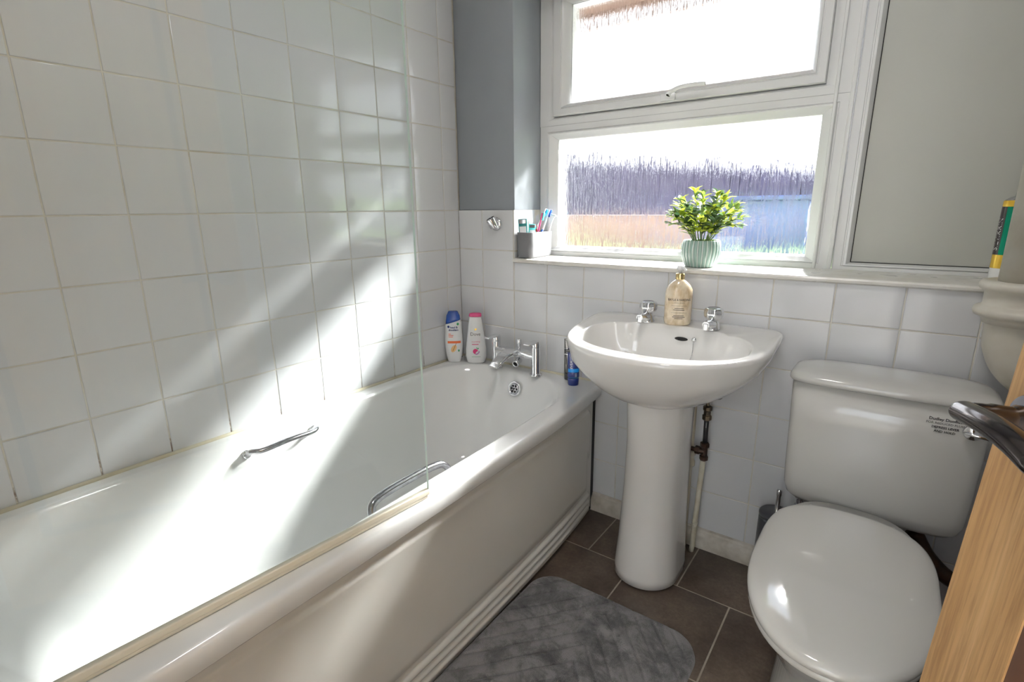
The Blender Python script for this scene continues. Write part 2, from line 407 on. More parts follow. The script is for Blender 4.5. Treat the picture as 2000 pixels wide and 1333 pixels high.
# floor: 305 mm half-bond tiles
bm = new(); box(bm, -.12, 2.6, HY - .1, .30, -.08, -.0015, mi=1)
T = .305; rr = random.Random(2)
for j in range(-1, 7):
    y1 = -.24 + T - j * T + T * 0; y1 = .065 - j * T; y0 = y1 - T
    off = .753 if j % 2 == 0 else .753 + .155
    for i in range(-4, 6):
        a, b = off + i * T, off + (i + 1) * T
        A, B, C, D = max(a, 0) + .002, min(b, XR) - .002, max(y0, YN) + .002, min(y1, 0) - .002
        if B - A < .01 or D - C < .01: continue
        zz = rr.uniform(-.0003, .0003)
        rings = [[V(x, y, z + zz) for x, y in ((A + e, C + e), (B - e, C + e), (B - e, D - e), (A + e, D - e))] for e, z in ((0, -.003), (.0003, -.0008), (.0025, 0))]
        R = [[bm.verts.new(p) for p in r] for r in rings]
        for r, s in zip(R, R[1:]):
            for q in range(4): bm.faces.new((r[q], r[(q + 1) % 4], s[(q + 1) % 4], s[q]))
        bm.faces.new(R[-1])
o = obj('floor', bm, [M_floor, M_fgrout], smooth=True, angle=40, recalc=False); tag(o, kind='structure')
# skirting under the tiles
bm = new()
prof = [(0, .0), (-.018, 0), (-.018, .042), (-.014, .052), (-.008, .058), (-.006, .066), (0, .070)]
loft(bm, [[V(x, y - .001, z) for y, z in prof] for x in (.05, XR)], True, True)
o = obj('baseboard_far', bm, mat('skirting_paint', (.66, .63, .57), .4, var=(.40, .36, .30), vscale=18, bump=.4, bscale=40, bdist=.0015), smooth=True, angle=30); tag(o, kind='structure')
# window sill board
bm = new()
prof = [(.20, .928), (-.006, .928), (-.011, .932), (-.012, .938), (-.009, .943), (-.003, .945), (.20, .947)]
loft(bm, [[V(x, y, z) for y, z in prof] for x in (XW0 + .001, XR)], True, True)
o = obj('trim_1', bm, M_sill, smooth=True, angle=40); tag(o, kind='structure')

# ------------------------------------------------------------------ window
def ring_frame(bm, rect, widths, prof, mi=0):
    """mitred frame: rect=(x0,x1,z0,z1), widths=(l,r,b,t), prof = [(fraction, y)]"""
    x0, x1, z0, z1 = rect; l, r, b, t = widths; rings = []
    for s, y in prof:
        rings.append([V(x0 + l * s, y, z0 + b * s), V(x1 - r * s, y, z0 + b * s), V(x1 - r * s, y, z1 - t * s), V(x0 + l * s, y, z1 - t * s)])
    loft(bm, rings, False, False, mi)
win = thing('window_1', (.79, .21, .94), None, None); tag(win, kind='structure')
win.location = (0, 0, 0)
bm = new()
ring_frame(bm, (XW0 + .002, 1.311, .946, 1.435), (.071, .075, .035, .050),
           [(0, .25), (0, .180), (.03, .178), (.44, .178), (.47, .181), (.50, .181), (.53, .176), (.60, .176), (.72, .184), (.90, .192), (1, .200), (1, .25)])
ring_frame(bm, (XW0 + .002, 1.311, 1.435, 1.915), (.058, .074, .030, .03),
           [(0, .25), (0, .178), (.62, .178), (.80, .181), (.93, .188), (1, .190), (1, .25)])
box(bm, 1.262, 1.271, .170, .180, .946, 1.91, .003)
box(bm, 1.300, 1.312, .172, .182, .946, 1.91, .002)
obj('frame', bm, M_upvc, win, angle=25)
bm = new()
ring_frame(bm, (.339, 1.236, 1.467, 1.885), (.062, .042, .044, .046),
           [(0, .25), (0, .172), (.03, .169), (.50, .169), (.54, .172), (.58, .172), (.62, .168), (.72, .172), (.92, .186), (1, .198), (1, .25)])
obj('sash', bm, M_upvc, win, angle=25)
bm = new(); box(bm, .340, 1.245, .2015, .2035, .975, 1.392)
obj('pane', bm, M_pane, win, smooth=False)
bm = new(); box(bm, .395, 1.20, .2005, .2025, 1.505, 1.845)
obj('pane', bm, M_pane, win, smooth=False)
bm = new()
for r_, w_ in (((.343, 1.241, .976, 1.390), .0035), ((.398, 1.199, 1.507, 1.842), .0035)):
    ring_frame(bm, r_, (w_,) * 4, [(0, .1995), (1, .1995), (1, .2012), (0, .2012)])
obj('gasket', bm, M_gap, win, smooth=False)
# espagnolette handle on the sash rail
hd = obj('handle', new(), M_upvc, win)
bm = new()
box(bm, .762, .812, .158, .170, 1.470, 1.492, .004, 3)
tube(bm, spline([(.790, .158, 1.484), (.792, .146, 1.486), (.806, .138, 1.492), (.835, .134, 1.500), (.875, .132, 1.502), (.915, .134, 1.500)], 6), [.008] * 8 + [.0075] * 23, 12, flat=.65)
me = bpy.data.meshes.new('handle'); bmesh.ops.recalc_face_normals(bm, faces=bm.faces); bm.to_mesh(me); bm.free(); me.materials.append(M_white_pl)
me.polygons.foreach_set('use_smooth', [True] * len(me.polygons)); hd.data = me
bm = new(); tube(bm, [(.793, .160, 1.483), (.793, .1385, 1.483)], .0035, 12); obj('keyhole', bm, M_hole, hd)
# blanked-off light on the right
bm = new()
ring_frame(bm, (1.313, XR + .03, .946, 1.915), (.044, .044, .022, .044),
           [(0, .25), (0, .182), (.05, .180), (.50, .180), (.54, .183), (.60, .183), (.64, .177), (.78, .178), (.96, .190), (1, .194), (1, .25)])
obj('frame', bm, M_upvc, win, angle=25)
bm = new(); box(bm, 1.35, XR, .1965, .22, .960, 1.885); obj('blank_panel', bm, M_board, win, smooth=False)
bm = new(); ring_frame(bm, (1.3565, XR + .03, .9675, 1.88), (.0025,) * 4, [(0, .1945), (1, .1945), (1, .1962), (0, .1962)])
obj('gasket', bm, M_gap, win, smooth=False)

# ------------------------------------------------------------------ bath
def rrect(x0, x1, y0, y1, rads, z, n=10, side=8, bow=0.0):
    """rounded rectangle, rads=(x0y0, x1y0, x1y1, x0y1); same vertex count always"""
    pts = []
    C = [((x0, y0), (1, 1), PI, rads[0]), ((x1, y0), (-1, 1), 1.5 * PI, rads[1]), ((x1, y1), (-1, -1), 0, rads[2]), ((x0, y1), (1, -1), .5 * PI, rads[3])]
    for (cx, cy), (sx, sy), a0, r in C:
        for k in range(n + 1):
            a = a0 + .5 * PI * k / n
            pts.append(V(cx + sx * r + r * math.cos(a), cy + sy * r + r * math.sin(a), z))
    out = []; m = n + 1
    for c in range(4):
        seg = pts[c * m:(c + 1) * m]; nx = pts[((c + 1) % 4) * m]
        out += seg
        for k in range(1, side): out.append(seg[-1].lerp(nx, k / side))
    if bow:
        for p in out:
            t = (p.x - x0) / (x1 - x0); p.x += t * bowf(p.y) * bow
    return out
def bowf(y): return .052 * (1 - math.exp(min(y, 0) / .33)) - .05
XO, ZR = .718, .515
bath = thing('bathtub', (.36, -.86, 0), 'long white bathtub with chrome grab handles, set along the tiled wall', 'bathtub')
bath.location = (0, 0, 0)
bm = new()
Y0, Y1 = -1.705, -.004
rings = []
for z, xo in ((.474, XO - .014), (.470, XO - .003), (.474, XO), (.503, XO), (.509, XO - .0015), (.5135, XO - .005), (ZR, XO - .010), (ZR, XO - .016), (ZR, XO - .022)):
    r = .008
    rings.append(rrect(.004, xo, Y0, Y1, (r, r, r, r), z, bow=1))
def inner(z, e, er=0, e1=None, e0=None, bow=1.0):
    e1 = e if e1 is None else e1; e0 = e if e0 is None else e0
    return rrect(.052 + e, .648 - e, -1.665 + e0 * .55, -.052 - e1, (.10, .10, .245 - er, .215 - er), z, bow=bow)
rings += [inner(ZR, -.020), inner(ZR, -.012), inner(ZR - .0005, -.006), inner(.511, .001), inner(.503, .006), inner(.485, .011, e1=.018, e0=.02), inner(.44, .020, e1=.036, e0=.05), inner(.36, .034, .01, .06, .12), inner(.26, .050, .03, .085, .22),
          inner(.19, .068, .05, .11, .30), inner(.155, .095, .08, .14, .35), inner(.142, .13, .10, .19, .39), inner(.138, .19, .12, .28, .46)]
loft(bm, rings, False, True)
obj('tub', bm, M_bath, bath)
bm = new()   # sealant bead along both walls
tube(bm, [(.004, y, ZR + .001) for y in (-1.70, -.004)], .0065, 8); tube(bm, [(.004, -.004, ZR + .001), (.66, -.004, ZR + .001)], .0055, 8)
obj('sealant', bm, mat('sealant', (.70, .665, .53), .45, var=(.60, .55, .40), vscale=14), bath)
# overflow
def overflow(c, d, R):
    e = bpy.data.objects.new('overflow', None)
    bm = new(); M = frame_between(c, d)
    lathe(bm, [(R * .55, -.002), (R, -.001), (R, .003), (R * .92, .005), (R * .80, .0055), (R * .74, .003), (R * .70, .0015)], seg=28, cap0=True, cap1=True); xf(bm, M)
    ov = obj('overflow', bm, M_chrome, bath)
    bm = new(); lathe(bm, [(R * .66, .0015), (R * .64, .0035), (.0001, .0045)], seg=24, cap1=False); xf(bm, M); g = obj('grating', bm, M_chrome_old, ov)
    bm = new()
    for k in range(7):
        a = k * PI / 3; rr_ = 0 if k == 6 else R * .42
        mm = M @ Matrix.Translation((rr_ * math.cos(a), rr_ * math.sin(a), .0048)); b2 = lathe(bm, [(R * .13, -.002), (R * .13, .0008)], seg=10)
        bmesh.ops.transform(bm, matrix=mm, verts=[v for ring in b2 for v in ring] + [v for v in bm.verts if abs(v.co.x) < 1e-6 and abs(v.co.y) < 1e-6 and v.co.z < .01 and v.co.z > -.01 and v.co.length < .01])
    obj('hole', bm, M_hole, ov)
overflow((.338, -.089, .452), (0, -1, .28), .030)
# grab handles
def grab(y0, y1, xs, z, inward, dz=0):
    bm = new()
    c = [(xs, y0, z - .012), (xs + inward * .020, y0 + .004, z), (xs + inward * .036, y0 + .028, z + dz), (xs + inward * .040, (y0 + y1) / 2, z + .004 + dz), (xs + inward * .036, y1 - .028, z + dz), (xs + inward * .020, y1 - .004, z), (xs, y1, z - .012)]
    tube(bm, spline(c, 6), .0098, 14, flat=.8)
    g = obj('grab_handle', bm, M_chrome_old, bath)
    for y in (y0, y1):
        bm = new(); lathe(bm, [(.0125, -.006), (.0125, .000), (.010, .003)], seg=20); xf(bm, frame_between((xs, y, z - .012), (inward, 0, .15))); obj('base_cap', bm, M_chrome, g)
grab(-1.00, -.79, .072, .482, 1)
grab(-1.0, -.735, .622, .466, -1, .026)
# mixer tap on the tap-end rim
mx = bpy.data.objects.new('mixer_tap', None)
bm = new()
xa, xb, ym = .230, .417, -.060
for x in (xa, xb):
    lathe(bm, [(.024, ZR), (.024, ZR + .004), (.019, ZR + .007), (.0175, ZR + .010), (.0175, ZR + .104), (.016, ZR + .108)], (x, ym), 28)
box(bm, xa, xb, ym - .018, ym + .018, ZR + .062, ZR + .088, .006, 3)
# broad flat spout fanning out from the middle
sec = []
for t, (y, z, w, h) in enumerate([(ym, .592, .034, .014), (ym - .03, .594, .031, .013), (ym - .06, .588, .026, .010), (ym - .095, .572, .023, .007), (ym - .120, .558, .022, .005)]):
    sec.append([V(.318 + .10 * (y - ym) + w * math.copysign(abs(math.cos(a)) ** .5, math.cos(a)), y, z + h * math.copysign(abs(math.sin(a)) ** .6, math.sin(a))) for a in [2 * PI * k / 20 for k in range(20)]])
loft(bm, sec)
mx = obj('mixer_tap', bm, M_chrome, bath, angle=60)
for x in (xa, xb):
    bm = new()
    lathe(bm, [(.0176, ZR + .108), (.0180, ZR + .124), (.016, ZR + .132), (.0001, ZR + .133)], (x, ym), 24, cap1=False)
    box(bm, x - .016, x + .012, ym - .060, ym + .010, ZR + .126, ZR + .133, .0025, 2)
    obj('lever_handle', bm, M_chrome, mx, angle=50)
bm = new(); lathe(bm, [(.006, ZR + .085), (.006, ZR + .105), (.009, ZR + .108), (.0095, ZR + .128), (.0075, ZR + .132), (.0001, ZR + .133)], (.345, ym - .006), 20, cap1=False); obj('diverter_knob', bm, M_chrome, mx)
bm = new(); lathe(bm, [(.012, 0), (.012, .022), (.0135, .024), (.0135, .034), (.010, .036), (.008, .030)], seg=20, cap1=False); xf(bm, frame_between((.352, ym - .014, ZR + .052), (.1, -1, -.25))); so = obj('shower_outlet', bm, M_chrome, mx)
bm = new(); lathe(bm, [(.0078, .028), (.0078, .0345)], seg=16); xf(bm, frame_between((.352, ym - .014, ZR + .052), (.1, -1, -.25))); obj('bore', bm, M_hole, so)

# bath panel: moulded plastic front with raised field and three ribs
def panel_h(y, z):
    """height of moulding out of the panel plane"""
    def ss(a, b, t): t = max(0, min(1, (t - a) / (b - a))); return t * t * (3 - 2 * t)
    h = 0.0
    # raised field
    y1, y0, z0, z1, r = -.055, -1.66, .112, .436, .035
    dx = max(y0 + r - y, y - (y1 - r), 0); dz = max(z0 + r * .3 - z, z - (z1 - r), 0)
    d = math.hypot(dx, dz) - (r if z > .25 else r * .3)
    h += .007 * (1 - ss(-.010, .0, d))
    for zc in (.088, .062, .036):
        if -1.68 < y < -.06: h += .010 * max(0, 1 - ((z - zc) / .0115) ** 2) ** .7
    if z < .020: h -= .003
    h += -.010 * ss(.452, .470, z) * 0
    return h
pan = None
bm = new()
ys = [-.030, -.0305, -.034, -.040, -.045, -.0451, -.050] + [-.055 - .0045 * k for k in range(1, 10)] + [-.11 - .04 * k for k in range(0, 39)] + [-1.665, -1.675, -1.70]
zs = sorted(set([0.004] + [.004 + .006 * k for k in range(0, 7)] + [.040, .0415, .043] + [.018 + .0016 * k for k in range(60)] + [.122 + .02 * k for k in range(13)] + [.396 + .0025 * k for k in range(22)] + [.452, .462, .470]))
G = []
for y in ys:
    col = []
    for z in zs:
        xb_ = XO - .026 + bowf(y); x = xb_ + panel_h(y, z)
        if z > .30: pass
        col.append(bm.verts.new((x, y, z)))
    G.append(col)
for i in range(len(ys) - 1):
    for j in range(len(zs) - 1): bm.faces.new((G[i][j], G[i][j + 1], G[i + 1][j + 1], G[i + 1][j]))
# give it a back
Bk = [[bm.verts.new((XO - .036 + bowf(y), y, z)) for z in (zs[0], zs[-1])] for y in ys]
for i in range(len(ys) - 1): bm.faces.new((Bk[i][0], Bk[i + 1][0], Bk[i + 1][1], Bk[i][1]))
for i in range(len(ys) - 1):
    bm.faces.new((G[i][0], G[i + 1][0], Bk[i + 1][0], Bk[i][0])); bm.faces.new((G[i][-1], Bk[i][1], Bk[i + 1][1], G[i + 1][-1]))
bm.faces.new([G[0][j] for j in range(len(zs))] + [Bk[0][1], Bk[0][0]])
o = obj('side_panel', bm, M_panel, bath, angle=60); tag(o, 'cream moulded side panel with three ribs')
# black block, shade of the gap at the panel end put in as colour
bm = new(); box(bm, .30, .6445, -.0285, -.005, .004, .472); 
o = obj('gap_shade_block', bm, M_gap, smooth=False); o.parent = bath

# ------------------------------------------------------------------ shower screen
scr = thing('shower_screen', (.668, -1.3, ZR), 'clear glass shower screen with cream bottom seal standing on the bathtub rim', 'shower screen')
scr.location = (0, 0, 0)
A, B = V(.701, -.918, 0), V(.640, -1.695, 0); d = (B - A).normalized(); n = V(-d.y, d.x, 0) * .003
bm = new()
z0, z1 = ZR + .018, 1.93
vs = [[bm.verts.new(p + s * n + V(0, 0, z)) for z in (z0, z1)] for p in (A, B) for s in (-1, 1)]
a0, a1, b0, b1 = vs
fs = [bm.faces.new((a0[0], b0[0], b0[1], a0[1])), bm.faces.new((a1[0], b1[0], b1[1], a1[1]))]
ed = [bm.faces.new((a0[0], a0[1], a1[1], a1[0])), bm.faces.new((b0[0], b0[1], b1[1], b1[0])), bm.faces.new((a0[1], b0[1], b1[1], a1[1])), bm.faces.new((a0[0], b0[0], b1[0], a1[0]))]
for f in ed: f.material_index = 1
obj('glass', bm, [M_screen, M_screen_edge], scr, smooth=False)
bm = new()
R_ = Matrix.Translation(A) @ Matrix.Rotation(math.atan2(d.y, d.x), 4, 'Z'); L = (B - A).length
box(bm, 0, L, -.0065, .0065, ZR + .008, ZR + .0205, .002, 2); box(bm, .004, L, -.004, .004, ZR + .0008, ZR + .010, .001, 1); box(bm, .002, L, -.011, -.0065, ZR + .004, ZR + .008, .001, 1)
xf(bm, R_); obj('bottom_seal', bm, M_seal, scr, angle=50)
bm = new(); box(bm, L - .02, L + .01, -.014, .014, ZR, 1.95, .004, 2); xf(bm, R_); obj('wall_profile', bm, M_chrome, scr, angle=50)

# ------------------------------------------------------------------ washbasin
BX = .957
wb = thing('washbasin', (BX, 0, 0), 'white pedestal washbasin with two chrome taps under the window', 'washbasin')
wb.location = (0, 0, 0)
def basin_outline(z, sx=1.0, yf=-.475, yb=-.002, ex=2.6, n=64, z_tilt=True):
    """D-shaped outline: straight back, bowed front"""
    pts = []; hw = .287 * sx
    for k in range(n):
        a = 2 * PI * k / n; c, s = math.cos(a), math.sin(a)
        ym_ = -.19 if yf < -.35 else (yf + yb) / 2
        if s < 0:
            y = ym_ + (ym_ - yf) * -abs(s) ** (2 / 1.85); x = hw * math.copysign(abs(c) ** (2 / 2.25), c)
        else:
            y = ym_ + (yb - ym_) * abs(s) ** (2 / 7.0); x = hw * math.copysign(abs(c) ** (2 / 9.0), c)
        zz = z + (.018 * (1 + min(0, (y + .12) / .14)) if (z_tilt and y > -.26) else 0)
        pts.append(V(BX + x, y, zz))
    return pts
def bowl_ring(z, k, dy=0, tilt=0):
    """bowl opening"""
    pts = []; hw = .236 * k; yc = -.245; hf = .165 * k; hb = .135 * k
    for q in range(64):
        a = 2 * PI * q / 64; c, s = math.cos(a), math.sin(a)
        x = hw * math.copysign(abs(c) ** (2 / 2.2), c)
        y = yc + dy + (hf * -abs(s) ** (2 / 2.0) if s < 0 else hb * abs(s) ** (2 / 2.9))
        zz = z + (tilt * max(0, (y + .245) / .135))
        # soap-dish nibs on the back edge
        if tilt and s > 0:
            for nx in (-.150, .160):
                g = math.exp(-((x - nx) / .010) ** 2); y -= .018 * g
        pts.append(V(BX + x, y, zz))
    return pts
ZB = .766
bm = new()
rings = []
def low(z, sx, yf, yb, n=64):
    pts = []
    for k in range(n):
        a = 2 * PI * k / n; c, s = math.cos(a), math.sin(a); ym_ = (yf + yb) / 2 + .02
        x = .287 * sx * math.copysign(abs(c) ** (2 / 2.4), c)
        y = ym_ + ((ym_ - yf) * -abs(s) ** (2 / 2.0) if s < 0 else (yb - ym_) * abs(s) ** (2 / 4.0))
        pts.append(V(BX + x, y, z))
    return pts
rings = [low(.592, .22, -.27, -.12), low(.590, .30, -.31, -.09), low(.596, .41, -.34, -.06), low(.614, .55, -.378, -.03), low(.640, .69, -.412, -.012), low(.672, .82, -.438, -.004), low(.705, .920, -.456, -.002)]
rings += [basin_outline(.735, .985, -.468, z_tilt=True), basin_outline(ZB - .012, 1.0, -.475), basin_outline(ZB - .004, .998, -.474), basin_outline(ZB, .990, -.469, -.004), basin_outline(ZB + .001, .972, -.460, -.008)]
rings += [[a.lerp(b, t) for a, b in zip(basin_outline(ZB + .001, .972, -.460, -.008), bowl_ring(ZB - .001, 1.035, tilt=.018))] for t in (.35, .7)]
rings += [bowl_ring(ZB - .001, 1.035, tilt=.018), bowl_ring(ZB - .001, 1.022, tilt=.018), bowl_ring(ZB - .004, 1.008, tilt=.016), bowl_ring(ZB - .010, .998, tilt=.013), bowl_ring(ZB - .032, .975, tilt=.004), bowl_ring(ZB - .065, .92), bowl_ring(ZB - .100, .80, .005), bowl_ring(ZB - .127, .58, .01), bowl_ring(ZB - .140, .25, .02), bowl_ring(ZB - .143, .10, .02)]
loft(bm, rings, True, True)
obj('basin', bm, M_china, wb)
# overflow slot in the bowl's back wall
bm = new()
ysl = -.1195
blob(bm, lambda x, y: V(BX + .022 + x, ysl - .003 + y * .35, .748 + y), 0, 0, .020, .0055, 0, 24)
obj('overflow_slot', bm, M_hole, wb, smooth=False)
# chain stay and bead chain
bm = new(); lathe(bm, [(.0075, 0), (.0075, .003), (.005, .006), (.0001, .007)], seg=18, cap1=False); xf(bm, frame_between((BX + .060, -.121, .750), (0, -1, .35))); ch = obj('chain_stay', bm, M_chrome, wb)
bm = new()
for k in range(30):
    p = V(BX + .060 + .004 * math.sin(k * .2), -.129 - .0022 * k, .744 - .0038 * k)
    bmesh.ops.create_icosphere(bm, subdivisions=1, radius=.0017, matrix=Matrix.Translation(p))
obj('bead_chain', bm, M_chrome_old, wb)
# pedestal
def ped(z, w, yf, yb):
    pts = []
    for k in range(48):
        a = 2 * PI * k / 48; c, s = math.cos(a), math.sin(a); yc = yb - .01 if s >= 0 else yf + w * 1.02
        y = yf + (w * 1.02) * (1 + s) if s < 0 else (yf + w * 1.02) + (yb - yf - w * 1.02) * s ** .35
        pts.append(V(BX - .004 + w * (c if s < 0 else math.copysign(abs(c) ** .5, c)), y, z))
    return pts
bm = new()
loft(bm, [ped(.002, .094, -.322, -.10), ped(.006, .099, -.330, -.10), ped(.03, .0985, -.329, -.10), ped(.12, .093, -.318, -.10), ped(.30, .0875, -.302, -.10), ped(.45, .0868, -.297, -.10), ped(.58, .0900, -.305, -.10), ped(.612, .0925, -.308, -.10)])
obj('pedestal', bm, M_china, wb)
# taps
def basin_tap(x, y, z, spot):
    bm = new()
    lathe(bm, [(.021, z), (.021, z + .004), (.0185, z + .009), (.0175, z + .018), (.014, z + .025), (.011, z + .029)], (x, y), 28)
    tube(bm, [(x, y + .004, z + .012), (x - .002, y - .02, z + .016), (x - .004, y - .040, z + .020), (x - .006, y - .052, z + .020)], [.0155, .0150, .0125, .0105], 18)
    tube(bm, [(x - .005, y - .046, z + .023), (x - .0055, y - .047, z + .006)], [.0105, .0098], 16)
    tp = obj('tap', bm, M_chrome, wb, angle=70)
    bm = new()
    rings = []
    for r, zz, f in ((.014, .027, 0), (.0215, .031, .5), (.0265, .039, 1), (.0275, .048, 1), (.0265, .057, 1), (.0235, .062, .5), (.019, .0635, .2), (.0180, .0625, 0), (.0001, .0625, 0)):
        rings.append([V(x + r * (1 - .08 * f * (.5 + .5 * math.cos(8 * t))) * math.cos(t), y + r * (1 - .08 * f * (.5 + .5 * math.cos(8 * t))) * math.sin(t), z + zz) for t in [2 * PI * k / 64 for k in range(64)]])
    loft(bm, rings, True, False); kb = obj('tap_knob', bm, M_chrome, tp, angle=60)
    bm = new(); lathe(bm, [(.017, z + .0626), (.0165, z + .0640), (.0001, z + .0644)], (x, y), 24, cap1=False); obj('tap_disc', bm, spot, kb)
basin_tap(.862, -.098, .784, mat('grey_tap_disc', (.30, .31, .34), .25)); basin_tap(1.060, -.098, .784, mat('grey_tap_disc', (.30, .31, .34), .25))

# ------------------------------------------------------------------ toilet
TX, CX = 1.462, 1.490
wc = thing('toilet', (TX, -.4, 0), 'close-coupled white toilet with the lid down, beside the wooden door', 'toilet')
wc.location = (0, 0, 0)
def sup(cx, hw, yb, yf, z, eb=5, ef=2.2, n=64, ymid=None, ex=None):
    ym_ = (yb + yf) / 2 if ymid is None else ymid; pts = []
    for k in range(n):
        a = 2 * PI * k / n; c, s = math.cos(a), math.sin(a)
        if s < 0: x = hw * math.copysign(abs(c) ** (2 / ef), c); y = ym_ - (ym_ - yf) * abs(s) ** (2 / ef)
        else: x = hw * math.copysign(abs(c) ** (2 / eb), c); y = ym_ + (yb - ym_) * abs(s) ** (2 / eb)
        pts.append(V(cx + x, y, z))
    return pts
bm = new()   # cistern body, bowed front
cis = [(.366, .130, -.155, -.045), (.363, .155, -.168, -.035), (.366, .172, -.182, -.025), (.378, .185, -.191, -.020), (.400, .192, -.195, -.018), (.45, .1945, -.197, -.018), (.60, .198, -.200, -.018), (.698, .200, -.203, -.018)]
loft(bm, [sup(CX, w, yb, yf, z, 9, 5.5) for z, w, yf, yb in cis])
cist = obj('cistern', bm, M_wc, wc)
bm = new()
def lidr(z, w, yf, yb): return sup(CX, w, yb, yf, z, 3.6, 5.0, ymid=-.125)
loft(bm, [lidr(.6985, .198, -.198, -.016), lidr(.6985, .205, -.209, -.012), lidr(.702, .2075, -.212, -.010), lidr(.710, .2075, -.212, -.010), lidr(.718, .203, -.207, -.014), lidr(.7235, .192, -.196, -.022), lidr(.7265, .17, -.17, -.045), lidr(.7285, .12, -.14, -.075)])
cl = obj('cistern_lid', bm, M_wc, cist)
def cf(x, y):   # cistern front surface, x across, y up
    s = 1 - .5 * 0
    c = (abs(x) / .199)
    yy = -.1105 - .0910 * (1 - min(.999, c) ** 5.5) ** (1 / 5.5)
    return V(CX + x, yy - .0012, y)
lx = .116
for j, (t, s, b) in enumerate([('Dudley Duoflush', .0092, .00022), ('FOR REDUCED FLUSH', .0072, 0), ('DEPRESS LEVER', .0072, .00022), ('AND HOLD', .0072, .00022)]):
    text_obj('label', t, s, M_txt_dk, cist, lambda x, y, j=j: cf(lx + x, .665 - .0095 * j + y), bold=b)
# flush lever
bm = new(); LV = CX + .163
M = frame_between((LV, -.2010, .648), (0, -1, 0)); lathe(bm, [(.017, -.003), (.0185, .002), (.0175, .006), (.014, .009), (.0001, .011)], seg=30, cap1=False); xf(bm, M)
lv = obj('flush_lever', bm, M_chrome, cist)
bm = new(); tube(bm, [(LV - .018, -.2112, .647), (LV, -.2155, .6465), (LV + .03, -.2170, .644), (LV + .055, -.2165, .640)], [.0022, .0042, .0042, .0048], 12); obj('lever_arm', bm, M_chrome, lv)
bm = new()   # pan
def pan(z, hw, yb, yf, ef=2.1): return sup(TX, hw * .93, -.20 if z > .19 else yb, yf, z, 3.0, ef, ymid=-.50 if yf < -.6 else None)
loft(bm, [pan(.002, .105, -.16, -.60), pan(.010, .110, -.155, -.61), pan(.06, .107, -.155, -.605), pan(.14, .103, -.15, -.60), pan(.20, .110, -.15, -.625), pan(.26, .130, -.15, -.675), pan(.32, .150, -.15, -.725), pan(.36, .160, -.15, -.755), pan(.385, .164, -.15, -.770), pan(.392, .160, -.155, -.765)])
box(bm, TX - .085, TX + .085, -.30, -.06, .28, .3615, .02, 3)
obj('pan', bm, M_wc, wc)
bm = new()
def sd(z, e, yb=-.285): return [V(p.x, p.y, p.z) for p in seat_outline(z, e, yb)]
def seat_outline(z, e, yb):
    pts = []
    for k in range(72):
        a = 2 * PI * k / 72; c, s = math.cos(a), math.sin(a); ym_ = -.545
        if s < 0: x = (.157 - e) * math.copysign(abs(c) ** (2 / 2.2), c); y = ym_ - (.270 - e) * abs(s) ** (2 / 2.15)
        else:
            x = (.157 - e) * math.copysign(abs(c) ** (2 / 2.7), c) * (1 - .06 * s); y = ym_ + (yb - ym_ - e) * s ** (2 / 4.6)
        pts.append(V(TX + x, y, z))
    return pts
loft(bm, [sd(.394, .006), sd(.394, .002), sd(.397, 0), sd(.405, 0), sd(.408, .003)])
obj('seat', bm, M_seat, wc)
bm = new()
loft(bm, [sd(.4085, .004), sd(.4085, 0), sd(.411, -.002), sd(.418, -.002), sd(.423, .001), sd(.427, .007), sd(.430, .018), sd(.4325, .04), sd(.434, .08), sd(.4345, .13)])
sl = obj('seat_lid', bm, M_seat, wc)
for s in (-1, 1):
    bm = new(); box(bm, TX + s * .075 - .016, TX + s * .075 + .016, -.300, -.262, .388, .408, .006, 3); obj('hinge', bm, M_seat, wc)

# ------------------------------------------------------------------ pipes behind the basin
wp = thing('water_pipe', (1.048, -.045, 0), 'cream painted water pipe with dark compression fittings beside the basin pedestal', 'pipe')
wp.location = (0, 0, 0)
bm = new(); tube(bm, [(1.040, -.046, .0), (1.042, -.046, .02), (1.044, -.046, .10), (1.053, -.046, .345)], .0085, 14)
for z in (.10, .107, .115): lathe(bm, [(.0085, z - .003), (.0105, z), (.0085, z + .003)], (1.0445, -.046), 16, cap0=False, cap1=False)
obj('riser', bm, M_cream_pipe, wp)
bm = new()
lathe(bm, [(.010, .340), (.0135, .343), (.0135, .356), (.010, .358), (.010, .385), (.0145, .388), (.0145, .400), (.011, .403)], (1.054, -.046), 6)
tube(bm, [(1.054, -.046, .371), (1.033, -.046, .371)], .011, 14); tube(bm, [(1.040, -.046, .371), (1.026, -.046, .371)], .0135, 6); tube(bm, [(1.03, -.046, .371), (.985, -.046, .371)], .0075, 12)
obj('tee_fitting', bm, M_copper, wp, angle=40)
bm = new(); tube(bm, [(1.054, -.046, .40), (1.053, -.046, .495)], .0078, 12); obj('upper_pipe', bm, M_black, wp)
bm = new()
lathe(bm, [(.010, .478), (.0145, .482), (.0145, .494), (.011, .497), (.011, .510), (.014, .513), (.014, .524), (.010, .527)], (1.053, -.046), 8)
obj('stop_valve', bm, M_brass, wp, angle=40)
bm = new(); tube(bm, spline([(1.053, -.046, .525), (1.053, -.047, .545), (1.060, -.055, .558), (1.080, -.072, .566), (1.100, -.088, .580), (1.105, -.095, .620)], 6), .0058, 12); obj('bent_tail', bm, M_brass, wp)
bm = new(); tube(bm, [(1.008, -.028, .0), (1.008, -.028, .30)], .008, 12)
tube(bm, [(1.008, -.028, .44), (1.008, -.028, .56)], .008, 12)
lathe(bm, [(.009, .30), (.015, .304), (.015, .318), (.011, .322), (.011, .338), (.015, .342), (.015, .356), (.009, .36)], (1.008, -.028), 14)
tube(bm, [(1.008, -.028, .36), (1.008, -.028, .44)], .008, 12)
